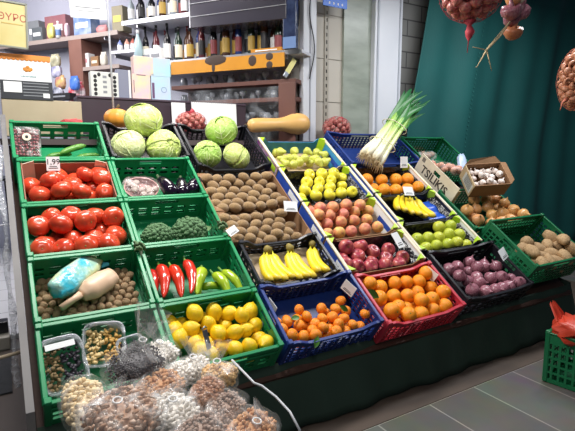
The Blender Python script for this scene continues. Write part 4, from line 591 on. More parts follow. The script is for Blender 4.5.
# cardboard box insert of the upper tomato crate
r0, r1, u0, u1, nr_, h_ = CRATES['A3']
ins = thing('tomato_box', 'brown cardboard box with white corner flaps lining the tomato crate', 'box', MS @ T((r0 + .02, u0 + .012, -.165)))
W_, D_ = r1 - r0 - .04, u1 - u0 - .03
for nm, b in (('back_wall', (0, W_, D_ - .006, D_, 0, .150)), ('front_wall', (0, W_, 0, .006, 0, .12)), ('side_wall', (0, .006, 0, D_, 0, .16)), ('side_wall', (W_ - .006, W_, 0, D_, 0, .16)), ('base', (0, W_, 0, D_, 0, .003))):
    mb = MB(); vbox(mb, *b); mb.build(nm, mat('red_brown_card', '9a6a54', c3='86584a', rough=.8), ins)
for x, s_ in ((.03, 1), (W_ - .03, -1)):
    mb = MB(); mb.add([(x - s_ * .022, D_ - .02, .0), (x + s_ * .05, D_ - .012, .0), (x + s_ * .04, D_ - .012, .175), (x - s_ * .022, D_ - .03, .165)], [(0, 1, 2, 3)])
    o = mb.build('corner_flap', m_cream, ins); sm = o.modifiers.new('s', 'SOLIDIFY'); sm.thickness = .004

# price cards
def card(px_m, w_, h_, txt, label, tilt=(0, 0, 0), M=MS, up=0):
    c = thing('price_card', label, 'price card', M @ T(px_m) @ rot(*tilt))
    mb = MB(); mb.box((0, 0, 0), (w_, .002, h_)); mb.build('card_sheet', m_white, c)
    if txt: text(txt, h_ * .55, m_ink, c, T((0, -.0016, h_ * .12)) @ UPR)
    mb = MB(); mb.box((0, -.0014, -h_ * .32), (w_ * .7, .0008, h_ * .05)); mb.box((0, -.0014, -h_ * .2), (w_ * .55, .0008, h_ * .04)); mb.build('small_print', m_ink, c)
    return c
q = (-1.558, 1.559)
card((q[0], q[1] - .0, .01), .075, .085, '1,99', 'white price card reading 1,99 above the boxed tomatoes', (-38, 0, 0))
for px in ((-0.15, 0.983), ):
    card((px[0], px[1], .045), .10, .075, '', 'blank white price card between the kiwis and peaches', (-60, 0, -10))
q = (-0.616, 0.641); card((q[0] + .005, q[1], -.03), .10, .06, '', 'white price card inside the pepper crate, at its right wall', (0, 0, -80))
q = (-0.03, 0.303); card((q[0] - .03, q[1] - .02, -.02), .09, .075, '', 'white price card on the right wall of the mandarin crate', (-10, 0, -70))
q = (0.664, 0.268); card((q[0] - .02, q[1], -.02), .09, .07, '', 'white price card on the right wall of the red orange crate', (-10, 0, -70))
q = (1.445, 0.296); card((q[0], q[1], .02), .11, .085, '', 'white price card on the rear rim of the red onion crate', (-62, 0, 18))
q = (1.294, 1.458); card((q[0], q[1], .04), .09, .10, '', 'white price card standing under the leek crate', (-38, 0, 0))
q = (1.052, 1.077); card((q[0], q[1], .03), .10, .08, '', 'white price card beside the single banana hand', (-65, 0, -8))
q = (0.554, 0.577); card((q[0], q[1], .02), .07, .12, '', 'white price card beside the dark red apples', (-70, 0, 10))
q = (-0.645, 0.82); card((q[0], q[1], .03), .085, .05, '', 'small tilted white card right of the broccoli', (-70, 0, 30))
q = (-0.584, 0.225); card((q[0] - .015, q[1] + .05, -.03), .08, .05, '', 'white price card at the right wall of the lemon crate', (0, 0, -80))

# ---------------------------------------------------------------- bananas
m_ban = mat_along('banana_peel', [(0.0, '6a5a28'), (.06, 'b6b93c'), (.2, 'e8cf2e'), (.85, 'efd022'), (.97, 'b8a030'), (1.0, '3a2e1c')], 1, .4, .06)
def banana_mesh(curve, L_=1.0):
    pts = []; rad = []
    for k in range(15):
        t_ = k / 14; a = (t_ - .5) * curve; Rr = 1 / curve
        pts.append((Rr * (math.cos(a) - math.cos(curve / 2)) * 1.0, .5 + Rr * math.sin(a) * .98, 0))
        rad.append(.022 if t_ < .05 else .026 if t_ < .1 else .098 * min(1, (t_ - .02) * 5.5) ** .7 * (1 if t_ < .8 else max(.2, 1 - ((t_ - .8) / .2) ** 2 * .8)))
    mb = MB(); mb.tube(pts, rad, 7); me = mb.mesh('banana', m_ban, True); return me
BM = [banana_mesh(c_) for c_ in (.9, 1.1, .75)]
m_stk = mat('blue_white_sticker', '5f8fd8', c3='f0f2f6', rough=.4, nscale=40)
def bananas(label, M, n, L_, spread, fan, stk=0, group='banana hands', lift=.0):
    b = thing('banana_bunch', label, 'bananas', M, group)
    for k in range(n):
        f_ = k - (n - 1) / 2
        bo = put('banana', BM[k % 3], b, T((f_ * spread * .35, 0, lift + .01 * (k % 2))) @ rot(0, 0, 180 + f_ * fan) @ rot(0, 60 + 10 * f_, 0) @ Matrix.Scale(L_, 4))
        if k < stk:
            mb = MB(); mb.ell((0, 0, 0), (.05, .07, .012), 2); mb.build('sticker', m_stk, bo, True, T((.12 + .02, .5, -.085)) @ rot(0, 15, 0))
    MB().tube([(0, .035, .012), (0, .0, .012), (0, -.02, .008)], [.018, .02 + .003 * n, .014], 8).build('crown', mat('banana_crown', '8a7a3c', rough=.7), b, True)
    return b
q = (-0.419, 0.707); bananas('left banana bunch in the black crate, stickered', MS @ T((q[0], q[1], -.075)) @ rot(-8, 0, -4), 4, .285, .045, 7, 3)
q = (-0.27, 0.693); bananas('middle banana bunch in the black crate', MS @ T((q[0] + .01, q[1], -.07)) @ rot(-8, 0, -2), 3, .29, .045, 7, 1)
q = (-0.044, 0.696); bananas('right banana bunch in the black crate, stem upright', MS @ T((q[0] - .045, q[1], -.06)) @ rot(-10, 0, -14), 2, .29, .06, 8, 0)
q = (1.13, 1.092); bananas('banana hand in the small box behind the limes', MS @ T((q[0] - .02, q[1] + .01, -.05)) @ rot(-6, 0, -22), 6, .29, .075, 8, 5)
r0, r1, u0, u1, nr_, h_ = CRATES['C1']
mb = MB(); mb.grid(lambda a, b: Vector((r0 + .02 + a * (r1 - r0 - .04), u0 + .015 + b * (u1 - u0 - .03), -.150 + .012 * math.sin(a * 9) + (.02 if b > .9 else 0))), 24, 8)
o = mb.build('packing_paper', mat('kraft_paper', 'c9b79c', c3='b39f82', rough=.8, nscale=4), None, True, MS); tag(o, 'pale kraft paper sheet under the bananas in black crate', 'paper'); sm = o.modifiers.new('s', 'SOLIDIFY'); sm.thickness = .003
r0, r1, u0, u1, nr_, h_ = CRATES['E2']
mb = MB(); mb.grid(lambda a, b: Vector((r0 + .40 + a * .22, u0 + .03 + b * .24, -.10 + .03 * a + .01 * math.sin(b * 12))), 10, 10)
o = mb.build('blue_sheet', mat('blue_film', '1f55c4', c3='15409c', rough=.3, nscale=8), None, True, MS); tag(o, 'bright blue plastic sheet beside the single banana hand', 'plastic sheet'); sm = o.modifiers.new('s', 'SOLIDIFY'); sm.thickness = .003

# ---------------------------------------------------------------- peppers
m_rp = mat('red_pepper_skin', 'b81e26', 'c92a1e', 'd8402a', rough=.18, nscale=1.5, namt=.5, spec=.7)
m_op = mat('orange_red_pepper_skin', 'd23a1c', c3='c02a1c', rough=.18, nscale=1.5, spec=.7)
m_gp = mat('light_green_pepper_skin', 'b0c62e', 'a2be34', '8fb02c', rough=.22, nscale=1.5, namt=.5, spec=.6)
def pepper(px, n_, L_, wd, ang, m, label, grp, bend=.1, tilt=-10):
    o_ = thing('pepper', label, 'pepper', MS @ T((px[0], px[1], n_)) @ rot(tilt, 0, ang), grp)
    pts = []; rad = []
    for k in range(14):
        t_ = k / 13; pts.append((bend * L_ * math.sin(t_ * 2.6), -t_ * L_, .012 * math.sin(t_ * 5)))
        rad.append(wd * (.55 + .45 * min(1, t_ * 6)) * (1 - t_ ** 2.6 * .85) * (1 + .05 * math.sin(t_ * 17)))
    mb = MB(); mb.tube(pts, rad, 12); mb.build('pepper_body', m, o_, True)
    MB().tube([(0, -.004, 0), (-.004, .012, 0), (-.012, .04, .008)], [wd * .5, .008, .006], 8).build('pepper_stem', m_gstem, o_, True)
G1 = 'long red peppers in the green crate'; G2 = 'light green peppers in the green crate'
pepper((-1.158, 0.696), -.10, .22, .026, -14, m_rp, 'leftmost dark red pepper, against the crate wall', G1)
pepper((-1.109, 0.699), -.08, .26, .036, -14, m_rp, 'dark red pepper second from the left', G1, .08, -14)
pepper((-1.046, 0.68), -.075, .26, .036, -8, m_op, 'orange red pepper, third from the left', G1, .06, -14)
pepper((-0.959, 0.703), -.07, .28, .033, -16, m_rp, 'tallest red pepper, beside the green ones', G1, .10, -14)
pepper((-0.881, 0.626), -.075, .22, .037, -26, m_gp, 'light green pepper standing beside the red ones', G2, -.06, -14)
pepper((-0.819, 0.592), -.085, .20, .033, 2, m_gp, 'light green pepper, middle one of the three large', G2)
pepper((-0.759, 0.605), -.085, .22, .028, 8, m_gp, 'light green pepper nearest the right wall', G2)
pepper((-0.93, 0.624), -.11, .16, .024, -10, m_gp, 'small green pepper tucked against the tallest red pepper', G2)
pepper((-0.906, 0.545), -.13, .15, .024, 70, m_gp, 'small green pepper lying low at the front', G2)

# ---------------------------------------------------------------- broccoli
m_br = mat('broccoli_green', '5c7f58', c3='486a44', rough=.85, nscale=9, namt=.8, bump=1, bscale=60)
m_brs = mat('broccoli_stalk', '8aa86a', c3='73935a', rough=.6)
def broccoli(px, r_, label, seed):
    b = thing('broccoli', label, 'broccoli', MS @ T((px[0], px[1], -.10)) @ rot(-12, 0, 0), 'broccoli heads in the green crate')
    mb = MB(); rr = random.Random(seed)
    mb.ell((0, 0, 0), (r_ * .9, r_ * .85, r_ * .72), 3, nz=.15)
    n = 110
    for k in range(n):
        y = 1 - k / n * 1.25; a = k * 2.399963; q_ = math.sqrt(max(0, 1 - y * y)); s_ = r_ * rr.uniform(.13, .2)
        p_ = Vector((q_ * math.cos(a) * r_ * .95, q_ * math.sin(a) * r_ * .9, y * r_ * .78)) * rr.uniform(.94, 1.04); mb.ell(p_, s_, 2, nz=.35, ns=3, seed=k)
    mb.build('floret_head', m_br, b, True)
    MB().tube([(0, 0, -r_ * .2), (0, -.02, -r_ * .6), (.0, -.03, -r_ * .75)], [r_ * .5, r_ * .3, r_ * .28], 10).build('stalk', m_brs, b, True)
    for a in (-30, 200, 290):
        leaf_mb(.10, .03, .2).build('leaf', mat('broccoli_leaf', '6c8c5c', c3='4f7248', rough=.6), b, True, rot(0, 0, a) @ T((0, r_ * .75, -r_ * .3)))
broccoli((-1.053, 0.957), .088, 'smaller broccoli head, on the left of the crate', 1)
broccoli((-0.848, 0.966), .104, 'larger broccoli head, on the right of the crate', 2)
# leafy bits hanging over the crate rims
for px, nm in (((-1.217, 0.777), 'wilted broccoli leaf hanging over rim beside the tomatoes'), ((-0.69, 0.879), 'wilted leaf lying on the crate rim beside the kiwis')):
    lf = thing('loose_leaf', nm, 'leaf', MS @ T((px[0], px[1], .012)), 'loose leaves on crate rims')
    mb = MB()
    for k in range(16):
        a = k * 2.4; mb.ell((.022 * math.cos(a) * (k / 16 + .3), .022 * math.sin(a), .012 + .01 * math.sin(k)), (.018, .011, .007), 2, rot(20 * k, 30 * k, 50 * k).to_3x3(), nz=.4, seed=k)
    mb.build('leaf_blade', mat('wilted_leaf', '55704a', c3='7f9670', rough=.7, nscale=20), lf, True)
    MB().tube([(0, 0, .01), (.005, -.03, -.0), (.004, -.05, -.035), (.008, -.05, -.07)], [.008, .007, .008, .004], 7).build('leaf_stalk', mat('leaf_stalk', '9aa78c', rough=.6), lf, True)

# ---------------------------------------------------------------- aubergines, mushroom tray
m_au = mat('aubergine_skin', '150d1c', c3='1e1028', rough=.12, nscale=2, spec=.8)
def aub(px, n_, L_, ang, label):
    a = thing('aubergine', label, 'aubergine', MS @ T((px[0], px[1], n_)) @ rot(-8, 0, ang), 'aubergines in the green crate')
    pts = [(0, -L_ * k / 12, .006 * math.sin(k * .5)) for k in range(13)]; rad = [.024 + .028 * math.sin(min(1, k / 9) * PI / 2) if k < 10 else .052 * math.sqrt(max(.03, 1 - ((k - 9) / 3.05) ** 2)) for k in range(13)]
    mb = MB(); mb.tube(pts, rad, 14); mb.build('aubergine_body', m_au, a, True)
    mb = MB(); mb.tube([(0, .045, .01), (0, .02, .0), (0, .003, 0), (0, -.022, 0)], [.008, .01, .025, .027], 9); mb.build('calyx', mat('aubergine_calyx', '4d5f44', rough=.6), a, True)
aub((-0.913, 1.463), -.065, .20, 12, 'leftmost glossy dark aubergine, beside the wrapped tray')
aub((-0.769, 1.455), -.075, .19, -12, 'middle glossy dark aubergine, lowest of the three')
aub((-0.632, 1.447), -.065, .20, -40, 'right glossy dark aubergine, pointing to the left')
q = (-1.039, 1.411)
tr = thing('mushroom_pack', 'film wrapped pink and white tray beside the aubergines', 'packed tray', MS @ T((q[0] - .01, q[1], -.12)) @ rot(12, 0, 0))
mb = MB(); mb.lathe([(.0, 0), (.9, 0), (1.08, 1), (1.0, 1), (.85, .1), (0, .1)], 28)
for v in mb.v: v.x *= .105; v.y *= .085; v.z *= .04
mb.build('tray', mat('pink_tray', 'a87470', rough=.5), tr)
mb = MB()
for k in range(14): mb.ell((rnd.uniform(-.085, .085), rnd.uniform(-.06, .06), .035), (.024, .022, .014), 2)
mb.build('mushrooms', mat('mushroom_slices', 'b8a8a0', c3='7c6660', rough=.6), tr, True)['kind'] = 'stuff'
pillow(.122, .09, .024, 4, .1).build('wrap_film', mat_film('wrap_film', .2, 'f3dfe0', 14), tr, True, T((0, 0, .045)))

# ---------------------------------------------------------------- top left crate: red punnet, cucumbers
q = (-1.677, 1.868)
pn = thing('grape_punnet', 'clear lidded punnet of dark red fruit with a round white label', 'punnet', MS @ T((q[0], q[1] + .03, -.075)) @ rot(35, 0, -2))
mb = MB()
for i in range(7):
    for j in range(9):
        for l_ in range(2): mb.ell((-.062 + i * .0205 + rnd.uniform(-.004, .004), -.085 + j * .021 + rnd.uniform(-.004, .004), -.005 + l_ * .022), .0118, 1)
mb.build('radishes', mat('dark_red_fruit', '7c3038', c3='a85a60', rough=.35, nscale=30), pn, True)['kind'] = 'stuff'
mb = MB(); mb.box((0, 0, .008), (.15, .21, .062)); bevel(mb.build('clear_box', mat_film('punnet_plastic', .16, 'ffffff', 14), pn), .012)
mb = MB(); mb.box((0, 0, -.02), (.165, .225, .004)); bevel(mb.build('rim_flange', mat_film('punnet_plastic', .16), pn), .002)
lb = MB().lathe([(0, 0), (.026, 0), (.026, .001), (0, .001)], 24).build('round_label', m_cream, pn, False, T((.0, .03, .041)))
MB().ell((0, 0, 0), (.01, .011, .0015), 2).build('label_mark', m_ink, lb, True, T((0, 0, .0015)))
m_cu = mat('cucumber_skin', '4f8a30', c3='7fae52', rough=.35, nscale=4, stretch=(6, 1, 6), bump=.3, bscale=20)
for (pa, pb, r_, lab, n_) in (((-1.49, 1.816), (-1.317, 1.897), .021, 'cucumber lying on top, its end raised to the right', -.10), ((-1.572, 1.833), (-1.412, 1.849), .019, 'cucumber lying under the raised one, at the left', -.14), ((-1.39, 1.828), (-1.233, 1.843), .018, 'cucumber lowest at the front right of the crate', -.145)):
    a = Vector((pa[0], pa[1], n_)); b = Vector((pb[0], pb[1], n_ + .01)); pts = []; rad = []
    for k in range(13):
        t_ = k / 12; p_ = a.lerp(b, t_); p_.y += .012 * math.sin(PI * t_); pts.append(p_); rad.append(r_ * (1 - abs(2 * t_ - 1) ** 5 * .8))
    cc = thing('cucumber', lab, 'cucumber', MS, 'cucumbers in the green crate'); MB().tube(pts, rad, 12).build('cucumber_body', m_cu, cc, True)
    MB().tube([pts[0], pts[0] - (b - a).normalized() * .02], [.006, .004], 6).build('cucumber_stem', m_gstem, cc, True)

# ---------------------------------------------------------------- cabbages
m_cb = [mat('cabbage_leaf', 'bccf68', c3='d7e29a', rough=.45, nscale=5, namt=.8, bump=.4, bscale=9), mat('green_cabbage_leaf', '94bd4c', c3='b8d478', rough=.45, nscale=5, namt=.8, bump=.4, bscale=9), mat('pale_cabbage_leaf', 'c9d58a', c3='e0e8b8', rough=.45, nscale=5, namt=.8, bump=.4, bscale=9)]
m_vein = mat('cabbage_vein', 'dfe8b4', rough=.5)
def cabbage(px, r_, mi, label, grp, rz, rx=0, n_=-.03):
    c = thing('cabbage', label, 'cabbage', MS @ T((px[0], px[1], n_)) @ rot(-35 + rx, 0, rz) @ Matrix.Scale(r_, 4), grp)
    mb = MB(); mb.ell((0, 0, 0), (1, 1, .86), 3, nz=.05); mb.build('heart', m_cb[mi], c, True)
    for k in range(6):
        az = k * 2.399 + mi; tl = .9 + .35 * (k % 3)
        def sp(a, b, off, az=az, tl=tl, k=k):
            lat = -1.25 + b * (1.3 + tl); wdt = 1.15 * math.sin(PI * min(1, .15 + .8 * b)) ** .5
            lon = (a - .5) * 2 * wdt
            # a leaf wraps from the base over the side towards the crown
            th_ = PI / 2 + lat
            p_ = Vector((math.sin(lon) * math.cos(lat), math.cos(lon) * math.cos(lat), math.sin(lat)))
            rad_ = 1.015 + .012 * k + off + .025 * math.sin(a * 25 + b * 7) * max(0, b - .75) * 4 + .018 * abs(math.sin((abs(a - .5) * 9 - b * 7)))
            p_ *= rad_; p_.z *= .87
            return Matrix.Rotation(az, 3, 'Z') @ p_
        mb = MB(); mb.grid(lambda a, b: sp(a, b, 0), 22, 18); lf = mb.build('outer_leaf', m_cb[mi], c, True); sm = lf.modifiers.new('s', 'SOLIDIFY'); sm.thickness = .012 / 1
        mb = MB(); mb.tube([sp(.5, b / 12, .012) for b in range(12)], [.05 * (1 - b / 14) for b in range(12)], 6)
        for s_ in (-1, 1):
            for j in range(4):
                b0_ = .15 + j * .17; mb.tube([sp(.5 + s_ * t_ * .35, b0_ + t_ * .22, .01) for t_ in (0, .33, .66, 1)], [.022, .018, .012, .006], 5)
        mb.build('leaf_veins', m_vein, lf, True)
G = 'round green cabbages in two black crates'
cabbage((-0.932, 1.941), .125, 0, 'large pale green cabbage on top of the left trio', G, 20, 15, .10)
cabbage((-1.066, 1.775), .112, 2, 'palest cabbage, lower left of the left trio', G, 100, 0, -.01)
cabbage((-0.816, 1.764), .118, 0, 'yellow green cabbage, lower right of the left trio', G, 200, -10, -.01)
cabbage((-0.352, 1.855), .115, 1, 'darkest green cabbage on top of the right trio', G, 50, 10, .08)
cabbage((-0.505, 1.687), .098, 1, 'small green cabbage, lower left of the right trio', G, 140, 0, -.02)
cabbage((-0.279, 1.659), .100, 0, 'yellow green cabbage, lower right of the right trio', G, 260, 0, -.02)

# ---------------------------------------------------------------- leeks
lk = thing('leek_bundle', 'tied bundle of long leeks, white roots down and green tops up', 'leeks', MS @ T(((0.914, 1.473) + (.05,))))
def vpt(px, d_): return MS.inverted() @ (MV @ Vector((px[0], d_, px[1])))
roots = (0.89, 1.503); A_ = Vector((roots[0], roots[1], .06)); 
B_ = vpt((1.672, 1.996), 1.5)
ax_ = (B_ - A_); Lk = ax_.length; ax_.normalize()
m_lk = mat_along('leek_stalk', [(0, 'd9cdaa'), (.06, 'eee9d0'), (.35, 'dfe6a6'), (.55, '9cc25c'), (.8, '46853a'), (1, '2a6a34')], 1, .4, .05)
m_lkl = mat_along('leek_leaf', [(0, 'b5cf78'), (.3, '558f3e'), (1, '1f5f32')], 1, .45, .1)
side = ax_.cross(Vector((0, 0, 1))).normalized(); upv = side.cross(ax_)
for k in range(11):
    c_ = (k % 6 - 2.5) * .034; e_ = (k // 6) * .035 + .012 * (k % 2)
    base = side * c_ * 1.1 + upv * e_; tip = ax_ * Lk * (1 + .06 * math.sin(k * 1.9)) + side * (c_ * .9 + .05 * math.sin(k * 2.3)) + upv * (e_ * .8)
    dr = (tip - base); L_ = dr.length; q_ = dr.to_track_quat('Y', 'Z').to_matrix().to_4x4()
    M_ = T(base) @ q_ @ Matrix.Scale(L_, 4)
    pts = [(.02 * math.sin(t_ * .3 + k), t_ / 10, .01 * math.sin(t_ * .5 + k)) for t_ in range(9)]
    mb = MB(); mb.tube(pts, [.030, .030, .024, .022, .022, .022, .023, .02, .012], 9); st_ = mb.build('leek', m_lk, lk, True, M_)
    for j in range(4):
        a_ = rnd.uniform(-.09, .09); z_ = rnd.uniform(-.06, .07)
        def lf(a, b, a_=a_, z_=z_, j=j):
            w_ = .026 * (1 - b ** 3 * .9); return Vector((.0 + (a - .5) * 2 * w_ + a_ * b * b * 1.3 + .02 * math.sin(2.4 + k), .52 + b * (.42 + .05 * j), z_ * b * 1.2 + abs(a - .5) * .02 + (-.10 * b ** 4 if j == 3 else 0)))
        mb = MB(); mb.grid(lf, 3, 12); mb.build('leaf', m_lkl, st_, True)
    mb = MB()
    for j in range(9):
        a_ = j * .7; mb.tube([(0, 0, 0), (.02 * math.cos(a_), -.02, .02 * math.sin(a_)), (.035 * math.cos(a_ + .4), -.06, .035 * math.sin(a_) - .01)], [.005, .003, .001], 4)
    mb.build('roots', mat('leek_roots', 'c2ac84', rough=.9), st_, True)
for f_ in (.22, .5):
    c_ = ax_ * Lk * f_ + upv * .02
    pts = [c_ + side * .128 * math.cos(a) * (1 - .1 * f_) + upv * .062 * math.sin(a) for a in [2 * PI * k / 20 for k in range(21)]]
    MB().tube(pts, .004, 5).build('twine', m_cream, lk, True)

# ---------------------------------------------------------------- pumpkins on the ledge and net bags
m_ledge = mat('dark_plum_counter', '3c2f3a', c3='31262f', rough=.5, nscale=3)
cn = thing('shop_counter', 'dark plum counter front behind the top crates', 'counter', MV)
mb = MB(); vbox(mb, -1.28, .2, 2.18, 2.4, 0.0, (-0.706, 1.896)[1]); mb.build('counter_body', m_ledge, cn)
mb = MB(); vbox(mb, -1.9, 1.0, 1.72, 2.16, 1.52, 1.56); mb.build('ledge', mat('ledge_board', '55484a', rough=.6), cn)
mb = MB(); vbox(mb, -1.28, .2, 2.17, 2.4, (-0.706, 1.896)[1], (-0.706, 1.896)[1] + .015); mb.build('counter_top', mat('counter_top', '514450', rough=.35), cn)
q = (-1.048, 1.733)
pk = thing('pumpkin', 'small orange pumpkin behind the left cabbages', 'pumpkin', MV @ T((q[0], 1.86, q[1] - .01)))
mb = MB(); mb.lathe(sphprof(lambda a: (.098 * math.sin(a) ** .8, -.072 * math.cos(a)), 16), 40, fn=lambda q_, z: 1 - .07 * abs(math.cos(q_ * 4.5)))
mb.build('pumpkin_body', mat('orange_pumpkin_skin', 'd98a2c', c3='e6a548', rough=.45, nscale=5), pk, True)
MB().tube([(0, 0, .06), (.006, 0, .085), (.02, 0, .1)], [.014, .009, .011], 7).build('pumpkin_stem', m_stem, pk, True)
qa = (0.056, 1.682); qb = (0.715, 1.725)
sq = thing('butternut_squash', 'long tan butternut squash lying behind the pears', 'squash', MV @ T((qa[0], 1.86, qa[1])))
Ls = qb[0] - qa[0]; pts = []; rad = []
for k in range(25):
    t_ = k / 24; pts.append((t_ * Ls, 0, .012 + .035 * t_)); r0_ = .058 + .006 * math.sin(t_ * 8); r_ = r0_ + .042 * math.exp(-((t_ - .78) / .2) ** 2)
    if t_ < .1: r_ *= math.sqrt(max(.02, 1 - ((.1 - t_) / .1) ** 2))
    if t_ > .88: r_ *= math.sqrt(max(.02, 1 - ((t_ - .88) / .12) ** 2))
    rad.append(r_)
mb = MB(); mb.tube(pts, rad, 24)
mb.build('squash_body', mat('butternut_skin', 'd9a862', c3='e2b878', rough=.4, nscale=3, stretch=(.6, 6, 6)), sq, True)
MB().tube([(.004, 0, .012), (-.02, 0, .014)], [.012, .014], 8).build('squash_stem', m_stem, sq, True)
m_so = mat('small_red_onion_skin', 'b0605c', '9c4c50', 'd29a88', rough=.35, nscale=3, namt=.7)
ONM = lathe_mesh('net_onion', [(.04, -.9), (.45, -.8), (.85, -.45), (.98, 0), (.85, .42), (.45, .78), (.12, 1.0), (.05, 1.2)], [m_so], 14)
m_net = mat('red_net', 'b83a48', rough=.6)
def net_bag(M, rx, ry, rz, r_, label, group_label, n, tail=None, top=None, netm=None, seed=3, om=None):
    b = thing('net_bag', label, 'net bag', M)
    rr = random.Random(seed); pts = []
    for k in range(n):
        y = 1 - 2 * (k + .5) / n; a = k * 2.399963; q_ = math.sqrt(1 - y * y)
        p_ = Vector((q_ * math.cos(a) * (rx - r_), q_ * math.sin(a) * (ry - r_), y * (rz - r_)))
        o = put('onion', om or ONM, None, M @ T(p_) @ rot(rr.uniform(0, 360), rr.uniform(0, 360), 0) @ Matrix.Scale(r_ * rr.uniform(.9, 1.1), 4)); tag(o, group_label, 'onion', group_label)
    bm = bmesh.new(); bmesh.ops.create_uvsphere(bm, u_segments=20, v_segments=14, radius=1)
    for v in bm.verts: v.co = Vector((v.co.x * rx, v.co.y * ry, v.co.z * rz)) * (1.03 + .03 * noise.noise(v.co * 4)); v.co = Matrix.Rotation(v.co.z * 3, 3, 'Z') @ v.co if rx == ry else v.co
    bmesh.ops.wireframe(bm, faces=bm.faces, thickness=.0016, use_replace=True); me = bpy.data.meshes.new('net'); bm.to_mesh(me); bm.free(); me.materials.append(netm or m_net); put('net', me, b)
    if tail: MB().tube(tail[0], tail[1], 8).build('net_tail', netm or m_net, b, True)
    if top: MB().tube(top[0], top[1], 8).build('net_neck', netm or m_net, b, True)
    return b
q = (-0.445, 1.704); net_bag(MV @ T((q[0], 1.9, q[1] + .01)), .13, .09, .085, .026, 'net bag of small red onions behind the cabbages', 'small red onion in the net behind the cabbages', 38, top=([(0, 0, .05), (.005, 0, .085), (.02, 0, .1)], [.03, .012, .02]))
q = (1.05, 1.694); net_bag(MV @ T((q[0], 1.86, q[1] + .0)), .16, .09, .11, .028, 'net bag of small red onions left of the blue crate', 'small red onion in the net left of the blue crate', 42, top=([(.05, 0, .06), (.05, 0, .09), (.06, 0, .1)], [.03, .012, .02]), seed=5)

# ---------------------------------------------------------------- hanging bags at the top right
q = (0.37, 2.306)
net_bag(MV @ T((q[0], -.2, q[1])), .17, .15, .14, .036, 'red net bag of onions hanging in front of the curtain', 'red onion inside the hanging red net bag', 52,
    tail=([(.0, 0, -.135), (.0, 0, -.16), (.008, 0, -.19), (0, 0, -.215), (.0, 0, -.24), (-.005, 0, -.30)], [.035, .012, .026, .018, .003, .002]),
    top=([(0, 0, .13), (0, 0, .17), (0, 0, .9)], [.04, .012, .008]), seed=8)
q = (0.757, 2.269)
ob = thing('garlic_braid', 'braid of onions with dry stalks hanging beside the red net bag', 'onion braid', MV @ T((q[0], -.2, q[1])))
for (x, z, r_, m_) in ((-.05, .0, .058, m_ro), (.045, .012, .056, m_ro), (.0, -.03, .05, m_ro), (.012, -.10, .056, mat('copper_onion_skin', 'ae6a48', c3='c88a66', rough=.35, nscale=3)), (-.02, .07, .045, m_bo), (.04, .08, .045, m_cream)):
    mb = MB(); mb.lathe([(.04, -.95), (.45, -.8), (.9, -.4), (1, 0), (.85, .45), (.45, -.2), (.12, 1.05), (.05, 1.3)], 16, fn=lambda q_, z__: 1 + .02 * math.cos(7 * q_))
    mb.build('onion', m_, ob, True, T((x, rnd.uniform(-.02, .02), z)) @ rot(rnd.uniform(-40, 40), rnd.uniform(-40, 40), 0) @ Matrix.Scale(r_, 4))
MB().tube([(0, .02, -.02), (0, .02, .2), (0, .02, .9)], [.02, .014, .008], 8).build('braid_cord', mat('straw', 'b89a68', rough=.9), ob, True)
mb = MB()
e0 = Vector((0.757, 2.269)); 
def rel(px): return (px[0] - e0.x, -.03, px[1] - e0.y)
P1 = rel((0.672, 2.198)); P2 = rel((0.486, 2.027)); P3 = rel((0.41, 1.93)); P4 = rel((0.539, 1.92)); P5 = rel((0.369, 2.031))
mb.tube([P1, ((P1[0] + P2[0]) / 2 + .006, -.04, (P1[2] + P2[2]) / 2), P2, P3], [.005, .005, .006, .002], 5); mb.tube([P2, P4], [.004, .0015], 5); mb.tube([P2, P5], [.003, .002], 5)
mb.tube([P1, (P2[0] + .01, -.025, P2[2] + .012)], [.004, .003], 5); mb.tube([P3, (P3[0] - .012, -.03, P3[2] + .0)], [.002, .001], 4)
mb.build('dry_stalk', mat('dry_straw', 'd2bd94', rough=.8), ob, True)
q = (1.476, 1.956)
net_bag(MV @ T((q[0] + .015, -.2, q[1])) @ rot(0, 12, 0), .15, .12, .21, .028, 'pale orange net bag hanging at the right edge', 'small brown bulb in the net at the right edge', 110,
    top=([(0, 0, .2), (0, 0, .3), (0, 0, -.2)], [.05, .012, .008]), tail=([(-.1, 0, -.17), (-.135, 0, -.2), (-.145, 0, -.25)], [.015, .006, .003]), netm=mat('orange_net', 'c8745a', rough=.6), seed=4,
    om=lathe_mesh('net_bulb', [(.04, -.9), (.5, -.8), (.9, -.4), (1, 0), (.85, .45), (.4, -.2), (.05, .95)], [mat('orange_brown_bulb', 'c08060', 'b07050', 'd8a888', rough=.5, nscale=3)], 12))

# ---------------------------------------------------------------- right column: bagged onions, printed board, garlic box
q = (1.684, 1.442); 
def veg_bag(px, n_, s_, label, m_in, film, rz=0, cnt=16, r_=.03):
    b = thing('produce_bag', label, 'bag', MS @ T((px[0], px[1], n_)) @ rot(-30, 0, rz))
    mb = MB()
    for k in range(cnt):
        a = k * 2.4; t_ = math.sqrt((k + .5) / cnt); mb.ell((s_[0] * .75 * t_ * math.cos(a), s_[1] * .7 * t_ * math.sin(a), rnd.uniform(-.3, .5) * s_[2]), (r_, r_ * .9, r_ * .85), 2, nz=.1, seed=k)
    mb.build('bag_contents', m_in, b, True)['kind'] = 'stuff'
    pillow(s_[0], s_[1], s_[2], rnd.random() * 9, .14).build('bag_film', film, b, True)
    mb = MB(); mb.grid(lambda a, c_: Vector(((a - .5) * .13 * (1 + c_), s_[1] * (.85 + .5 * c_), .03 * math.sin(a * 17) * (1.1 - c_))), 18, 5); mb.build('bag_neck', film, b, True)
m_gar = mat('pinkish_bulbs', 'd49a80', c3='b8705c', rough=.5, nscale=12)
veg_bag((1.797, 1.369), .02, (.20, .15, .06), 'clear bag of pinkish bulbs lying in the dark green crate', m_gar, m_film, -20, 44, .032)
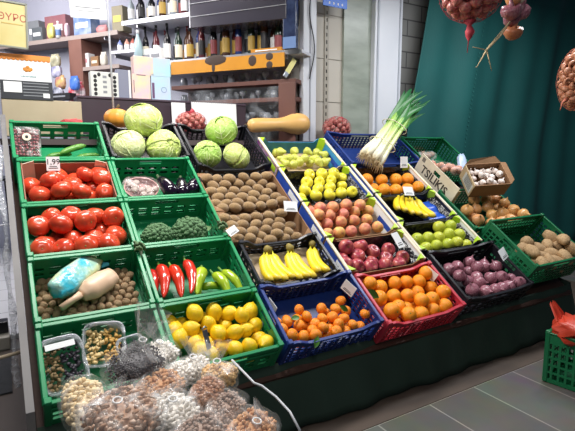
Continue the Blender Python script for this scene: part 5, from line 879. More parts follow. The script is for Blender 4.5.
veg_bag((1.853, 1.693), -.07, (.10, .09, .05), 'small clear bag at the back left of the dark green crate', mat('tan_bulbs', 'a88a70', c3='8a6a58', rough=.6), m_film2, 10, 14)
q = (2.001, 1.397); o = pillow(.05, .10, .02, 7, .2).build('paper_towel', mat('pale_blue_sheet', 'a9bcd8', c3='c4d0e4', rough=.4, nscale=9), None, True, MS @ T((q[0], q[1], .07)) @ rot(20, 0, -28)); tag(o, 'crumpled pale blue sheet lying on the bagged bulbs', 'sheet')
# printed white board on the left of the crates
pa = (1.425, 1.326); pb = (1.383, 0.893)
xb = (pa[0] + pb[0]) / 2; Lb = abs(pa[1] - pb[1])
bd = thing('printed_box', 'white cardboard box side with bold dark lettering beside the oranges', 'box', MS @ T(((1.488, 0.951) + (.04,))))
Lb = .52
mb = MB(); mb.panel((0, 0, -.10), (0, 1, 0), (1, 0, 0), Lb, .19, .006, 25, [0, .2, .45, .6, .8, 1], lambda i, j: not (j == 3 and 11 <= i <= 14)); mb.build('side_panel', m_cream, bd)
mb = MB(); vbox(mb, .006, .045, 0, .006, -.10, .06); vbox(mb, .006, .045, Lb - .006, Lb, -.10, .06); vbox(mb, .006, .045, 0, Lb, -.1, -.094); mb.build('tray_body', m_card2, bd)
text('TSILIKIS', .105, mat('brown_print', '3a322c', rough=.6), bd, T((-.0016, Lb * .52, -.03)) @ Matrix(((0, 0, -1, 0), (-1, 0, 0, 0), (0, 1, 0, 0), (0, 0, 0, 1))), align='CENTER')
mb = MB(); vbox(mb, -.001, 0, .03, .16, -.075, -.07); vbox(mb, -.001, 0, Lb - .07, Lb - .03, .03, .07); mb.build('small_print', mat('grey_print', '7c766c', rough=.6), bd)
# garlic box
q = (1.87, 0.972)
GXM = MS @ T(((1.727, 0.976) + (.0,))) @ rot(14, -16, -18)
gx = thing('garlic_box', 'open brown cardboard box of white garlic beside the curtain', 'box', GXM)
gw, gd, gh = .34, .25, .16
for nm, b, m_ in (('front_wall', (0, gw, 0, .006, 0, gh), m_card), ('back_wall', (0, gw, gd - .006, gd, 0, gh), m_card), ('side_wall', (0, .006, 0, gd, 0, gh), m_card2), ('side_wall', (gw - .006, gw, 0, gd, 0, gh), m_card), ('base', (0, gw, 0, gd, 0, .006), m_card)):
    mb = MB(); vbox(mb, *b); w_ = mb.build(nm, m_, gx)
    if nm == 'side_wall' and b[0] == 0:
        mb = MB(); vbox(mb, -.002, 0, .02, gd - .06, .03, gh - .03); l_ = mb.build('shipping_label', mat('label_paper', 'cfd0cc', rough=.6), w_)
        mb = MB()
        for k in range(7): vbox(mb, -.003, -.002, .04, .16, .045 + k * .014, .050 + k * .014)
        mb.build('label_print', m_ink, l_)
mb = MB(); mb.add([(0, gd, gh), (gw, gd, gh), (gw - .05, gd + .05, gh + .03), (.05, gd + .03, gh + .03)], [(0, 1, 2, 3)]); o = mb.build('flap', m_card, gx); sm = o.modifiers.new('s', 'SOLIDIFY'); sm.thickness = .005
mb = MB(); mb.add([(gw, 0, gh), (gw, gd, gh), (gw + .03, gd - .02, gh + .02), (gw + .03, .03, gh + .02)], [(0, 1, 2, 3)]); o = mb.build('flap', m_card, gx); sm = o.modifiers.new('s', 'SOLIDIFY'); sm.thickness = .005
m_gl = mat('garlic_skin', 'ece4dc', 'e2d6cc', 'c8a8a0', rough=.55, nscale=4)
GLM = lathe_mesh('garlic_bulb', [(.1, -.7), (.5, -.68), (.9, -.4), (1, 0), (.8, .4), (.45, .65), (.2, .85), (.14, 1.3), (.1, 1.45)], [m_gl], 24, fn=lambda q_, z: 1 + .07 * abs(math.cos(4 * q_)))
kk = 0
for i in range(5):
    for j in range(3):
        kk += 1
        o = put('garlic_bulb', GLM, None, GXM @ T((.05 + i * .058, .055 + j * .07, .105 + .022 * ((i * j + i) % 3))) @ rot(rnd.uniform(-60, 60), rnd.uniform(-60, 60), 0) @ Matrix.Scale(.03, 4))
        tag(o, 'white garlic bulb, %s from left in the %s row of the cardboard box' % (ORD[i], ['front', 'middle', 'back'][j]), 'garlic', 'garlic bulbs in the cardboard box')

# ---------------------------------------------------------------- bottom left trays
def herb_tray(px, n_, wx, wy, label, rz, cm, lid):
    t_ = thing('clear_tray', label, 'packed tray', MS @ T((px[0], px[1], n_)) @ rot(10, 0, rz))
    def ring(s_, z_): return s_, z_
    prof = [(0, 0), (.82, 0), (.9, .5), (1.0, .95), (1.06, 1.0), (1.0, 1.03), (.93, .9)]
    mb = MB(); seg = 32; vs = []; f = []
    for s_, z_ in prof:
        for k in range(seg):
            a = 2 * PI * k / seg; cx = math.copysign(abs(math.cos(a)) ** .4, math.cos(a)); cy = math.copysign(abs(math.sin(a)) ** .4, math.sin(a)); vs.append((wx * s_ * cx, wy * s_ * cy, z_ * .07))
    for i in range(len(prof) - 1):
        for k in range(seg): f.append((i * seg + k, i * seg + (k + 1) % seg, (i + 1) * seg + (k + 1) % seg, (i + 1) * seg + k))
    mb.add(vs, f); mb.build('tray_shell', mat_film('tray_plastic', .3, 'e8ecf4', 10), t_, True)
    pts = [(wx * 1.05 * math.copysign(abs(math.cos(a)) ** .4, math.cos(a)), wy * 1.05 * math.copysign(abs(math.sin(a)) ** .4, math.sin(a)), .071) for a in [2 * PI * k / 40 for k in range(41)]]
    MB().tube(pts, .005, 6).build('tray_rim', mat_film('rim_plastic', .6, 'e8ecf4', 10), t_, True)
    for i in range(2):
        mb = MB()
        for k in range(70): mb.ell((rnd.uniform(-.4, .4) * wx + (i - .5) * wx * .9, rnd.uniform(-.8, .8) * wy, .02 + rnd.random() * .03), (rnd.uniform(.008, .018), rnd.uniform(.006, .011), .006), 1, rot(0, rnd.uniform(-30, 30), rnd.uniform(0, 180)).to_3x3())
        o = mb.build('tray_contents', cm[i], t_, True); o['kind'] = 'stuff'
    return t_
m_dry = [mat('dried_mushroom', '8a7350', c3='4a3a28', rough=.8, nscale=20), mat('dried_fig_black', '34303a', c3='4c4854', rough=.5, nscale=20)]
t1 = herb_tray((-1.659, 0.214), -.12, .085, .12, 'clear tray of dried dark pieces with a white label strip', 4, m_dry, 1)
mb = MB(); mb.box((0, .085, .078), (.12, .028, .003)); mb.build('label_strip', m_white, t1)
herb_tray((-1.483, 0.26), -.10, .085, .10, 'clear tray of pale yellow pasta at the crate back', -8, [mat('pale_pasta', 'd8bf88', c3='b89858', rough=.6, nscale=20), mat('golden_pasta', 'c79a4a', c3='dcc080', rough=.6, nscale=20)], 1)
herb_tray((-1.367, 0.182), -.12, .06, .09, 'small dark lidded tray half hidden behind the seed bag', 8, [m_dry[1], m_dry[1]], 1)

# ---------------------------------------------------------------- wire stand with nut bags in the foreground
ws = thing('wire_stand', 'low wire basket stand carrying the nut bags', 'stand', MV)
bx0, bx1, by0, by1, bz = -1.66, -1.12, -.80, -.12, .44
mb = MB()
for k in range(15):
    x = bx0 + (bx1 - bx0) * k / 14; mb.tube([(x, by0, bz), (x, by1, bz)], .003, 5)
for k in range(14):
    y = by0 + (by1 - by0) * k / 13; mb.tube([(bx0, y, bz), (bx1, y, bz)], .003, 5)
mb.build('basket_grid', m_metal, ws, True)
mb = MB()
for z_ in (bz,): mb.tube([(bx0, by0, z_), (bx1, by0, z_), (bx1, by1, z_), (bx0, by1, z_), (bx0, by0, z_)], .005, 6)
mb.build('basket_frame', m_metal, ws, True)
for x in (bx0 + .02, bx1 - .02):
    for y in (by0 + .02, by1 - .02): MB().tube([(x, y, 0), (x, y, bz)], .009, 8).build('leg', m_metal, ws, True)
p1 = (-1.093, -0.315); p2 = (-1.084, -0.492); p3 = (-1.061, -0.51); p4 = (-1.037, -0.573); p5 = (-1.027, -0.653); p6 = (-1.031, -0.725)
MB().tube([p1 + (.66,), p2 + (.64,), p3 + (.63,), p4 + (.61,), p5 + (.59,), p6 + (.56,)], .0045, 8).build('wire_hoop', mat('white_wire', 'c8ccd2', rough=.4), ws, True)

m_nut = {
 'almond': (mat('almond_skin', 'c08a5e', c3='e0b688', rough=.7, nscale=30), (.013, .009, .007), 260),
 'hazel': (mat('hazelnut_shell', '94603e', c3='b98a60', rough=.5, nscale=30), (.011, .010, .010), 240),
 'golden': (mat('golden_nuts', 'dcae6c', c3='ecd09a', rough=.6, nscale=30), (.011, .010, .010), 240),
 'pale': (mat('pale_kernels', 'ead6ac', c3='cfae7c', rough=.7, nscale=30), (.015, .011, .009), 260),
 'seed': (mat('dark_seeds', '4a474c', c3='6e686e', rough=.6, nscale=60), (.005, .004, .004), 800),
 'flake': (mat('brown_white_flakes', 'b08466', c3='f6ecdf', rough=.7, nscale=35), (.013, .009, .005), 320),
 'raisin': (mat('grey_brown_raisins', '9c8070', c3='c0aa9c', rough=.6, nscale=30), (.010, .008, .006), 300),
 'white': (mat('white_coconut', 'f4efe8', c3='e0d8cc', rough=.8, nscale=30), (.012, .010, .005), 240)}
def crumple(sx, sy, sz, seed):
    mb = MB(); v, f = ICO[4]; o = []
    for p_ in v:
        e = [math.copysign(abs(c_) ** .72, c_) for c_ in p_]; q_ = Vector(p_)
        k_ = 1 + .10 * noise.noise(q_ * 2 + Vector((seed, 2, seed))) - .16 * max(0, .16 - abs(noise.noise(q_ * 3.2 + Vector((seed * 2, 1, 0))))) + .12 * max(0, .10 - abs(noise.noise(q_ * 6 + Vector((0, seed, 0))))) * 2
        o.append(Vector((e[0] * sx * k_, e[1] * sy * k_, e[2] * sz * k_)))
    mb.add(o, f); return mb
def nut_bag(px, z, s_, kind, label, rz, tilt=0, neck=None, film=None, seed=0):
    M = MV @ T((px[0], px[1], z)) @ rot(tilt, 0, rz)
    b = thing('nut_bag', label, 'bag of nuts', M, 'clear bags of nuts and dried fruit')
    m_, r_, n = m_nut[kind]; rr = random.Random(seed); mb = MB()
    for k in range(n):
        y = 1 - 2 * (k + .5) / n; a = k * 2.399963; q_ = math.sqrt(1 - y * y); sh = rr.uniform(.72, .92)
        p_ = Vector((q_ * math.cos(a), q_ * math.sin(a), y)); p_ = Vector([math.copysign(abs(c_) ** .75, c_) for c_ in p_])
        if p_.z < -.5 and rr.random() < .6: continue
        mb.ell((p_.x * s_[0] * sh, p_.y * s_[1] * sh, p_.z * s_[2] * sh), r_, 1, rot(rr.uniform(0, 180), rr.uniform(0, 180), 0).to_3x3())
    mb.ell((0, 0, -.0), (s_[0] * .72, s_[1] * .72, s_[2] * .68), 2)
    mb.build('nuts', m_, b, True)['kind'] = 'stuff'
    crumple(s_[0] * 1.1, s_[1] * 1.1, s_[2] * 1.16, seed).build('bag_film', film or m_film, b, True)
    if neck:
        nx_, ny_, nz_ = neck
        def nk(a, c_):
            ang = 2 * PI * a; wd = .07 * (1 - c_ * 2.3) if c_ < .35 else .0137 + (c_ - .35) * .075
            wd *= 1 + .25 * math.sin(ang * 5 + seed); e = Vector((nx_, ny_, nz_)) * c_
            d3 = Vector((nx_, ny_, nz_)).normalized(); a1 = d3.cross(Vector((.2, .9, .3))).normalized(); a2 = d3.cross(a1)
            return Vector((0, 0, s_[2] * .7)) + e + a1 * wd * math.cos(ang) + a2 * wd * math.sin(ang)
        mb = MB(); mb.grid(nk, 26, 12); mb.build('bag_neck', m_film2, b, True)
        MB().tube([Vector((0, 0, s_[2] * .7)) + Vector((nx_, ny_, nz_)) * .36 + Vector((.014 * math.cos(a), .014 * math.sin(a), 0)) for a in [2 * PI * k / 12 for k in range(13)]], .003, 5).build('bag_tie', m_white, b, True)
BAGS = [
 ((-1.434, -0.171), .66, (.12, .085, .065), 'seed', 'bag of dark seeds, topmost at the back with its neck up', 15, 20, (.05, .03, .19), 1),
 ((-1.302, -0.0), .60, (.10, .07, .05), 'white', 'bag of pale flakes behind the dark seed bag', 30, 20, (.0, .03, .10), 2),
 ((-1.632, -0.285), .61, (.075, .14, .055), 'pale', 'bag of pale walnut kernels at the far left edge', 5, 12, None, 3),
 ((-1.555, -0.504), .66, (.12, .12, .055), 'flake', 'large bag of brown and white flakes in the middle front', 10, 14, (-.03, .05, .05), 4),
 ((-1.372, -0.275), .60, (.10, .075, .045), 'almond', 'bag of brown almonds between the seeds and hazelnuts', 25, 16, None, 5),
 ((-1.399, -0.538), .635, (.075, .09, .05), 'white', 'whitest bag, in the middle beside the brown flakes', 20, 14, (.0, .05, .05), 6),
 ((-1.265, -0.477), .64, (.085, .05, .042), 'hazel', 'bag of dark hazelnuts lying above the grey raisins', 40, 16, None, 7),
 ((-1.142, -0.299), .60, (.075, .05, .04), 'golden', 'bag of golden round nuts nearest the lemons', -25, 20, (-.02, .05, .09), 8),
 ((-1.215, -0.165), .58, (.10, .06, .045), 'white', 'hazy bag left of the golden nuts, under the seed bag neck', 10, 18, (.03, .03, .09), 9),
 ((-1.234, -0.569), .61, (.10, .06, .045), 'raisin', 'bag of grey brown raisins between hazelnuts and almonds', 35, 14, None, 10),
 ((-1.213, -0.717), .61, (.105, .07, .042), 'almond', 'bag of tan almonds at the right front corner', 30, 14, (.04, -.02, .03), 11),
 ((-1.361, -0.672), .63, (.09, .06, .045), 'raisin', 'bag of brown raisins at the bottom edge, left of the almonds', 15, 14, None, 12),
]
for px, z, s_, kind, lab, rz, tilt, neck, sd in BAGS: nut_bag(px, z, s_, kind, lab, rz, tilt, neck, mat_film('thin_clear_film', .08, 'ffffff', 7) if kind == 'seed' else None, sd)
q = (-1.08, -0.036)
cl_ = thing('metal_clip', 'small grey clip sticking up above the nut bags', 'clip', MV @ T((q[0], q[1], .60)) @ rot(-20, 0, 20))
mb = MB(); mb.box((0, 0, .04), (.028, .004, .09)); bevel(mb.build('clip_blade', mat('dull_metal', '6a6c72', rough=.4, metal=.5), cl_), .002)
MB().tube([(-.014, .0, .09), (0, -.008, .1), (.014, 0, .09)], .004, 6).build('clip_spring', m_metal, cl_, True)

# ---------------------------------------------------------------- green crate on the pavement at the right
q = (1.075, -0.351)
gm = MV @ T((q[0], q[1], .335)) @ rot(0, 0, -80)
CRATES['G'] = (0, .58, 0, .42, 0, .33); CL['G'] = ('green2', 'green plastic crate standing on the pavement')
gc = plastic_crate('G'); gc['group'] = ''; del gc['group']; gc.matrix_local = gm
gb = thing('orange_bag', 'crumpled orange red bag lying in the crate on the pavement', 'bag', gm @ T((.13, .15, .02)))
m_ob = mat('orange_red_plastic', 'c8432c', c3='a83424', rough=.4, nscale=8)
pillow(.13, .16, .06, 6, .45).build('bag_body', m_ob, gb, True)
mb = MB(); mb.grid(lambda a, b: Vector((-.1 - .06 * b, (a - .5) * .16 * (1 - .5 * b), .04 + .09 * b + .02 * math.sin(a * 13))), 14, 6); mb.build('bag_handle', m_ob, gb, True)
# little feet below the skirt
for px, lb_ in (((0.547, 0.111), 'left'), ((0.674, 0.102), 'right')):
    mb = MB(); mb.box((0, 0, .035), (.03, .03, .07)); bevel(mb.build('stand_foot', m_wood, st, M=T((px[0], px[1] + .03, 0))), .004)

# ---------------------------------------------------------------- doorway at far left
q = (-1.909, 1.429)
mb = MB(); mb.box((-2.25, 1.55, .008), (.75, .62, .014)); o = mb.build('door_mat', mat('grey_door_mat', '4a4c50', c3='3a3c40', rough=.95, nscale=30, bump=.6, bscale=200), None, False, MV); tag(o, 'dark grey door mat on the floor left of stand', 'door mat')
q = (-1.873, 2.001)
kb = thing('socket_box', 'small black floor box on the sill left of stand', 'floor box', MV @ T((-1.98, 2.13, .1)))
mb = MB(); mb.box((0, 0, .045), (.20, .1, .09)); bevel(mb.build('box_body', m_blackp, kb), .006)
mb = MB(); mb.box((-.02, -.052, .05), (.09, .004, .05)); mb.build('box_plate', mat('box_plate', '4c4e54', rough=.5), kb)
hk = thing('rope_loop', 'beige cord with a ring hooked to the left side of stand', 'cord', MV @ T((0, 0, 0)))
q = (-1.787, 0.529); qq = (-1.9, 0.516)
MB().tube([(qq[0] - .2, .55, qq[1] - .02), (qq[0], .55, qq[1]), (q[0], .55, q[1])], .009, 8).build('cord', mat('beige_cord', 'b8a890', rough=.8), hk, True)
MB().tube([(q[0] + .035 * math.cos(a) + .02, .55, q[1] + .045 * math.sin(a)) for a in [2 * PI * k / 20 for k in range(21)]], .005, 6).build('ring', m_metal, hk, True)
# dark stacked legs behind the doorway
dr = thing('folding_table', 'dark metal folding table seen through the doorway', 'table', MI @ T((-2.75, -.5, .04)))
for x, y in ((-.2, -.2), (.22, -.2), (.22, .3), (-.2, .3)): MB().tube([(x, y, .04), (x * .8, y * .8, 1.05)], .016, 8).build('leg', m_blackp, dr, True)
mb = MB(); mb.box((0, .05, 1.07), (.56, .7, .03)); bevel(mb.build('table_top', m_blackp, dr), .006)
MB().tube([(.2, -.2, .5), (.2, .3, .5)], .01, 6).build('stretcher', m_metal, dr, True)

# ---------------------------------------------------------------- boxes behind the top left crate
za = (-1.56, 1.834)[1]
bxx0 = (-1.8, 1.761)[0]; bxx1 = (-1.296, 1.781)[0]
bb = thing('beige_carton', 'long plain beige carton behind the top left crate', 'box', MV @ T((bxx0, 1.86, 1.58)))
mb = MB(); mb.box(((bxx1 - bxx0) / 2, .12, (za - 1.58) / 2), (bxx1 - bxx0, .24, za - 1.58)); bevel(mb.build('carton_body', mat('beige_carton', 'b5a88e', c3='a89a80', rough=.8), bb), .003)
mb = MB(); mb.box(((bxx1 - bxx0) / 2, .12, za - 1.58 + .002), (bxx1 - bxx0, .05, .002)); mb.build('packing_tape', mat('tape', 'c9bd9c', rough=.3), bb)
g0 = (-1.802, 1.815); g1 = (-1.483, 2.113)
gw_, gh_ = g1[0] - g0[0], g1[1] - g0[1]
gb_ = thing('gift_box', 'white and black gift box with an orange scalloped top band', 'box', MV @ T((g0[0], 1.86, za + .002)))
mb = MB(); mb.box((gw_ / 2, .06, gh_ / 2), (gw_, .12, gh_)); bevel(mb.build('box_body', m_white, gb_), .003)
mb = MB(); mb.box((gw_ / 2 + .003, -.002, gh_ * .20), (gw_, .006, gh_ * .42)); mb.build('black_lower_panel', mat('charcoal_card', '33363c', rough=.5), gb_)
mb = MB(); mb.box((gw_ / 2, -.002, gh_ * .95), (gw_, .006, gh_ * .1))
for k in range(12): mb.ell((gw_ * (k + .5) / 12, -.002, gh_ * .895), (gw_ / 24, .003, gh_ * .035), 2)
mb.build('orange_band', mat('orange_card', 'e08a3a', rough=.5), gb_)
mb = MB()
for x, z in ((-.018, 0), (.018, 0), (0, .012), (-.008, -.008), (.01, -.006)): mb.ell((gw_ * .55 + x, -.002, gh_ * .68 + z), (.013, .002, .012), 2)
mb.build('fruit_emblem', mat('orange_emblem', 'e0902c', c3='4a3020', rough=.5, nscale=40), gb_)
text('Caramelos', .022, mat('teal_ink', '6a9aa0', rough=.6), gb_, T((gw_ * .55, -.0015, gh_ * .52)) @ UPR)
mb = MB(); mb.box((gw_ * .24, -.006, gh_ * .26), (gw_ * .34, .004, gh_ * .24)); mb.build('white_sticker', m_white, gb_)
mb = MB()
for k in range(5): mb.box((gw_ * .68, -.006, gh_ * (.08 + .07 * k)), (gw_ * .5, .002, gh_ * .02))
mb.build('small_print', mat('grey_small_print', '8a8e94', rough=.6), gb_)
mb = MB(); mb.box((gw_ * .88, -.006, gh_ * .09), (gw_ * .13, .003, gh_ * .1)); mb.build('barcode_patch', m_white, gb_)
# red thing poking up behind
q = (-1.373, 1.705); o = pillow(.07, .03, .03, 2, .25).build('red_cloth', mat('red_cloth', 'b8484a', rough=.8), None, True, MV @ T((q[0], 1.80, q[1] - .03))); tag(o, 'crumpled red cloth poking up behind the top left crate', 'cloth')

# framed yellow notice
y0 = (-1.826, 2.168); y1 = (-1.616, 2.454)
ny = thing('framed_notice', 'yellow framed notice with red lettering at the top left', 'notice', MV @ T(((y0[0] + y1[0]) / 2, 1.8, (y0[1] + y1[1]) / 2)) @ rot(0, 2, 0))
wy_, hy_ = y1[0] - y0[0], y1[1] - y0[1]
mb = MB(); mb.box((0, .004, 0), (wy_, .008, hy_)); mb.build('notice_sheet', mat('yellow_notice', 'c8bd86', c3='bca85c', rough=.5, nscale=6), ny)
mb = MB()
for s_ in (-1, 1): mb.box((s_ * wy_ / 2, 0, 0), (.012, .014, hy_ + .012)); mb.box((0, 0, s_ * hy_ / 2), (wy_ + .012, .014, .012))
bevel(mb.build('notice_frame', mat('grey_frame', '84867a', rough=.4), ny), .002)
text('ΘΥΡΟ', .062, mat('red_ink', 'a8483a', rough=.6), ny, T((wy_ * .1, -.001, hy_ * .16)) @ UPR)
mb = MB(); mb.box((wy_ * .1, -.001, hy_ * .02), (wy_ * .6, .001, .006)); mb.build('small_print', mat('tan_print', 'b89a50', rough=.6), ny)
MB().tube([(-.05, 0, hy_ / 2), (-.05, 0, hy_ / 2 + .8)], .002, 4).build('hanging_cord', m_ink, ny)
# white sign hanging
w0 = (-1.33, 2.439); w1 = (-1.081, 2.629)
sg = thing('hanging_sign', 'white paper sign hanging from above at the top left', 'sign', MV @ T(((w0[0] + w1[0]) / 2, 1.9, (w0[1] + w1[1]) / 2)) @ rot(0, -3, 0))
ww_, wh_ = w1[0] - w0[0], w1[1] - w0[1]
mb = MB(); mb.box((0, 0, 0), (ww_, .004, wh_)); mb.build('sign_sheet', m_white, sg)
mb = MB(); mb.box((0, -.003, -.02), (ww_ * .7, .001, .007)); mb.box((-.01, -.003, -.045), (ww_ * .5, .001, .005)); mb.build('print_lines', mat('grey_small_print', '8a8e94'), sg)
MB().tube([(-.05, 0, wh_ / 2), (-.05, 0, wh_ / 2 + .7)], .002, 4).build('hanging_cord', m_ink, sg)
q = (-1.043, 2.324); MBp = MB(); MBp.tube([(q[0], 2.0, 1.6), (q[0] - .01, 2.0, 3.4)], .008, 8); tag(MBp.build('thin_pole', mat('white_pole', 'c9ccd4', rough=.4), None, True, MV), 'thin white vertical pole left of the shop shelves', 'pole')

# domino box, gradient cartons
def vcarton(name, px0, px1, d_, dep, m_, label, cat, rz=0):
    c = thing(name, label, cat, MV @ T((px0[0], d_, px0[1])) @ rot(0, 0, rz)); w_, h_ = px1[0] - px0[0], px1[1] - px0[1]
    mb = MB(); mb.box((w_ / 2, dep / 2, h_ / 2), (w_, dep, h_)); bevel(mb.build('carton_body', m_, c), .003); return c, w_, h_
TZ = (-0.706, 1.896)[1] + .015
c, w_, h_ = vcarton('spotted_box', ((-1.169, 1.866)[0], TZ), (-0.954, 2.111), 2.2, .10, mat('off_white_card', 'd9dcd8', rough=.5), 'white box with columns of black dots on the counter', 'box')
mb = MB()
for k in range(5):
    for x in (.16, .86):
        mb.ell((w_ * x, -.0005, h_ * (.12 + .17 * k)), (.014, .002, .016), 2)
mb.ell((w_ * .3, 0, h_ * .88), (.014, .002, .016), 2); mb.ell((w_ * .7, 0, h_ * .88), (.014, .002, .016), 2)
mb.build('black_dots', m_ink, c)
mb = MB(); 
for k in range(4): mb.box((w_ * .5, 0, h_ * (.2 + .2 * k)), (.03, .002, .02))
mb.build('grey_print', mat('grey_small_print', '8a8e94'), c)
c, w_, h_ = vcarton('grey_carton', ((-0.958, 1.877)[0], TZ), (-0.848, 2.143), 2.22, .1, mat('lilac_grey_card', '83879c', rough=.5), 'narrow lilac grey carton beside the spotted box', 'box')
mb = MB(); mb.box((-.002 + w_ * .92, -.001, h_ / 2), (w_ * .14, .002, h_)); mb.build('white_edge', m_white, c)
m_gr1 = mat('pink_yellow_print', 'ecc4d6', c3='efe3a0', rough=.4, nscale=5, namt=1)
m_gr2 = mat('blue_white_print', 'c8d4ee', c3='b4e0ea', rough=.4, nscale=5, namt=1)
c, w_, h_ = vcarton('pink_carton', ((-0.844, 1.882)[0], TZ), (-0.691, 2.115), 2.2, .1, m_gr1, 'pink and yellow shaded carton on the counter', 'box')
mb = MB(); mb.box((w_ * .1, -.001, h_ * .5), (.005, .002, h_ * .5)); mb.box((w_ * .5, -.001, h_ * .97), (w_ * .5, .002, .006)); mb.build('print_bar', mat('purple_ink', '6a4a70'), c)
c, w_, h_ = vcarton('blue_carton', ((-0.684, 1.89)[0], TZ), (-0.517, 2.128), 2.2, .1, m_gr2, 'pale blue shaded carton with a round mark', 'box')
MB().tube([(w_ * .65 + .022 * math.cos(a), -.001, h_ * .4 + .022 * math.sin(a)) for a in [2 * PI * k / 20 for k in range(21)]], .0018, 4).build('round_mark', mat('blue_ink', '5a78a8'), c)
mb = MB(); mb.box((w_ * .1, -.001, h_ * .35), (.02, .002, h_ * .6)); mb.build('dark_stripe', mat('purple_ink', '6a4a70'), c)
c, w_, h_ = vcarton('wide_carton', ((-0.825, 2.113)[0], (-0.825, 2.108)[1]), (-0.513, 2.263), 2.2, .1, m_gr1, 'wide pink shaded carton lying across the two upright cartons', 'box')
mb = MB(); mb.box((w_ * .76, -.001, h_ / 2), (w_ * .48, .002, h_ * .98)); mb.build('blue_half', m_gr2, c)
# blank cards on the rear rim
for a, b, lab in (((-0.534, 1.705), (-0.41, 1.89), 'narrow white card standing behind the left cabbages'), ((-0.352, 1.709), (0.082, 1.904), 'wide white spiral pad standing behind the right cabbages')):
    c = thing('white_pad', lab, 'card', MV @ T((a[0], 2.13, a[1])) @ rot(-4, 0, 0)); w_, h_ = b[0] - a[0], b[1] - a[1]
    mb = MB(); mb.box((w_ / 2, 0, h_ / 2), (w_, .006, h_)); mb.build('sheet', m_white, c)
    if w_ > .2:
        mb = MB()
        for k in range(22): mb.tube([(w_ * (k + .5) / 22 + 0, .006 * math.cos(a_) - .0, h_ + .006 * math.sin(a_)) for a_ in [2 * PI * j / 8 for j in range(9)]], .0015, 4)
        mb.build('spiral_binding', m_ink, c)
# tag hanging on the post
q = (0.537, 2.252)
tg = thing('yellow_tag', 'tilted pale yellow tag clipped beside the white post', 'tag', MV @ T((q[0], 1.9, q[1])) @ rot(0, -34 + 68, 0))
mb = MB(); mb.box((0, 0, 0), (.05, .004, .15)); mb.build('tag_card', mat('pale_yellow_card', 'd9d28a', rough=.5), tg)
mb = MB(); mb.box((0, .0, -.10), (.04, .02, .05)); bevel(mb.build('tag_clip', mat('silver_clip', 'b4bcc8', rough=.3, metal=.6), tg), .004)
mb = MB(); mb.box((.03, .02, .02), (.02, .03, .10)); bevel(mb.build('tag_holder', m_ink, tg), .004)
b0_ = (0.858, 2.825); b1_ = (1.139, 2.967)
c = thing('blue_sign', 'bright blue sign with white marks at the top edge', 'sign', MV @ T((b0_[0], 1.85, b0_[1]))); w_ = b1_[0] - b0_[0]
mb = MB(); mb.box((w_ / 2, 0, .06), (w_, .01, .12)); mb.build('sign_plate', mat('sign_blue', '2a6fd8', rough=.4), c)
mb = MB()
for k in range(4): mb.box((w_ * (.25 + .18 * k), -.006, .03), (.014, .002, .02))
mb.build('white_marks', m_white, c)
MB().tube([(w_ / 2, 0, .12), (w_ / 2, 0, .8)], .003, 4).build('hanging_cord', m_ink, c)

# ---------------------------------------------------------------- shop shelving
m_shelf = mat('dusty_pink_shelf', '8c7a74', c3='7a6862', rough=.6, nscale=3)
m_shelfw = mat('white_shelf', 'd4d6de', rough=.4)
def ishelf(x0, x1, y0, y1, z, th, m_, label, back=True):
    s_ = thing('wall_shelf', label, 'shelf', MI @ T(((x0 + x1) / 2, 0, z)))
    mb = MB(); mb.box((0, (y0 + y1) / 2, -th / 2), (x1 - x0, y1 - y0, th)); bevel(mb.build('board', m_, s_), .003)
    mb = MB(); mb.box((0, y0 - .003, -th / 2), (x1 - x0, .006, th + .012)); mb.build('edge_strip', mat('pale_edge', 'a4958e', rough=.4) if m_ is m_shelf else m_metal, s_)
    for x in (-(x1 - x0) * .4, (x1 - x0) * .4): mb = MB(); mb.box((x, (y0 + y1) / 2, -th - .02), (.012, (y1 - y0) * .9, .04)); mb.build('bracket', m_metal, s_)
    return s_
s1 = (-2.295, 2.73); s2 = (-0.823, 2.805); zz1 = (s1[1] + s2[1]) / 2
ishelf(s1[0] - .6, s2[0] + .02, -.30, 0, zz1, .035, m_shelf, 'dusty pink shelf at the top left of the shop')
s3 = (-1.551, 2.409); zz2 = s3[1]
ishelf(s3[0], s2[0] + .02, -.30, 0, zz2, .03, m_shelf, 'dusty pink shelf under the top left shelf')
x_ = (-1.463, 2.504)[0]
dv = MB(); dv.box((x_ + .02, -.155, 1.55), (.20, .31, (zz1 - .04) * 2 - 3.1)); bevel(tag(dv.build('shelf_divider', mat('brown_board', '80584c', c3='6e4a40', rough=.6), None, False, MI), 'brown upright board dividing the left shop shelves', 'shelf divider'), .003)
def ibox(name, pa, pb, yd, dep, m_, label, cat, z=None, stripe=None):
    x0, x1 = pa[0], pb[0]; z0 = z if z is not None else pa[1]; z1 = pb[1]
    c = thing(name, label, cat, MI @ T((x0, yd, z0 + .001)))
    w_, h_ = x1 - x0, max(.04, z1 - z0)
    mb = MB(); mb.box((w_ / 2, dep / 2, h_ / 2), (w_, dep, h_)); bevel(mb.build('box_body', m_, c), .003, 1)
    mb = MB(); mb.box((w_ / 2, -.002, h_ * .5), (w_ * .7, .003, h_ * .25)); mb.build('label_panel', stripe or m_white, c)
    return c
Y = -.26
ibox('grey_box', (-2.256, 2.757), (-2.07, 3.018), Y, .12, mat('grey_card', '7c8084'), 'grey box at the left of the top shelf', 'box', zz1)
ibox('grey_box', (-2.169, 2.75), (-1.994, 2.93), Y - .02, .1, mat('dark_grey_card', '5c6266'), 'lower dark grey box beside the yellow notice', 'box', zz1)
ibox('brown_box', (-2.01, 2.782), (-1.666, 3.054), Y + .04, .15, mat('rose_brown_card', '8c5a62', c3='a07a74', nscale=6), 'rose brown box on the top shelf', 'box', zz1)
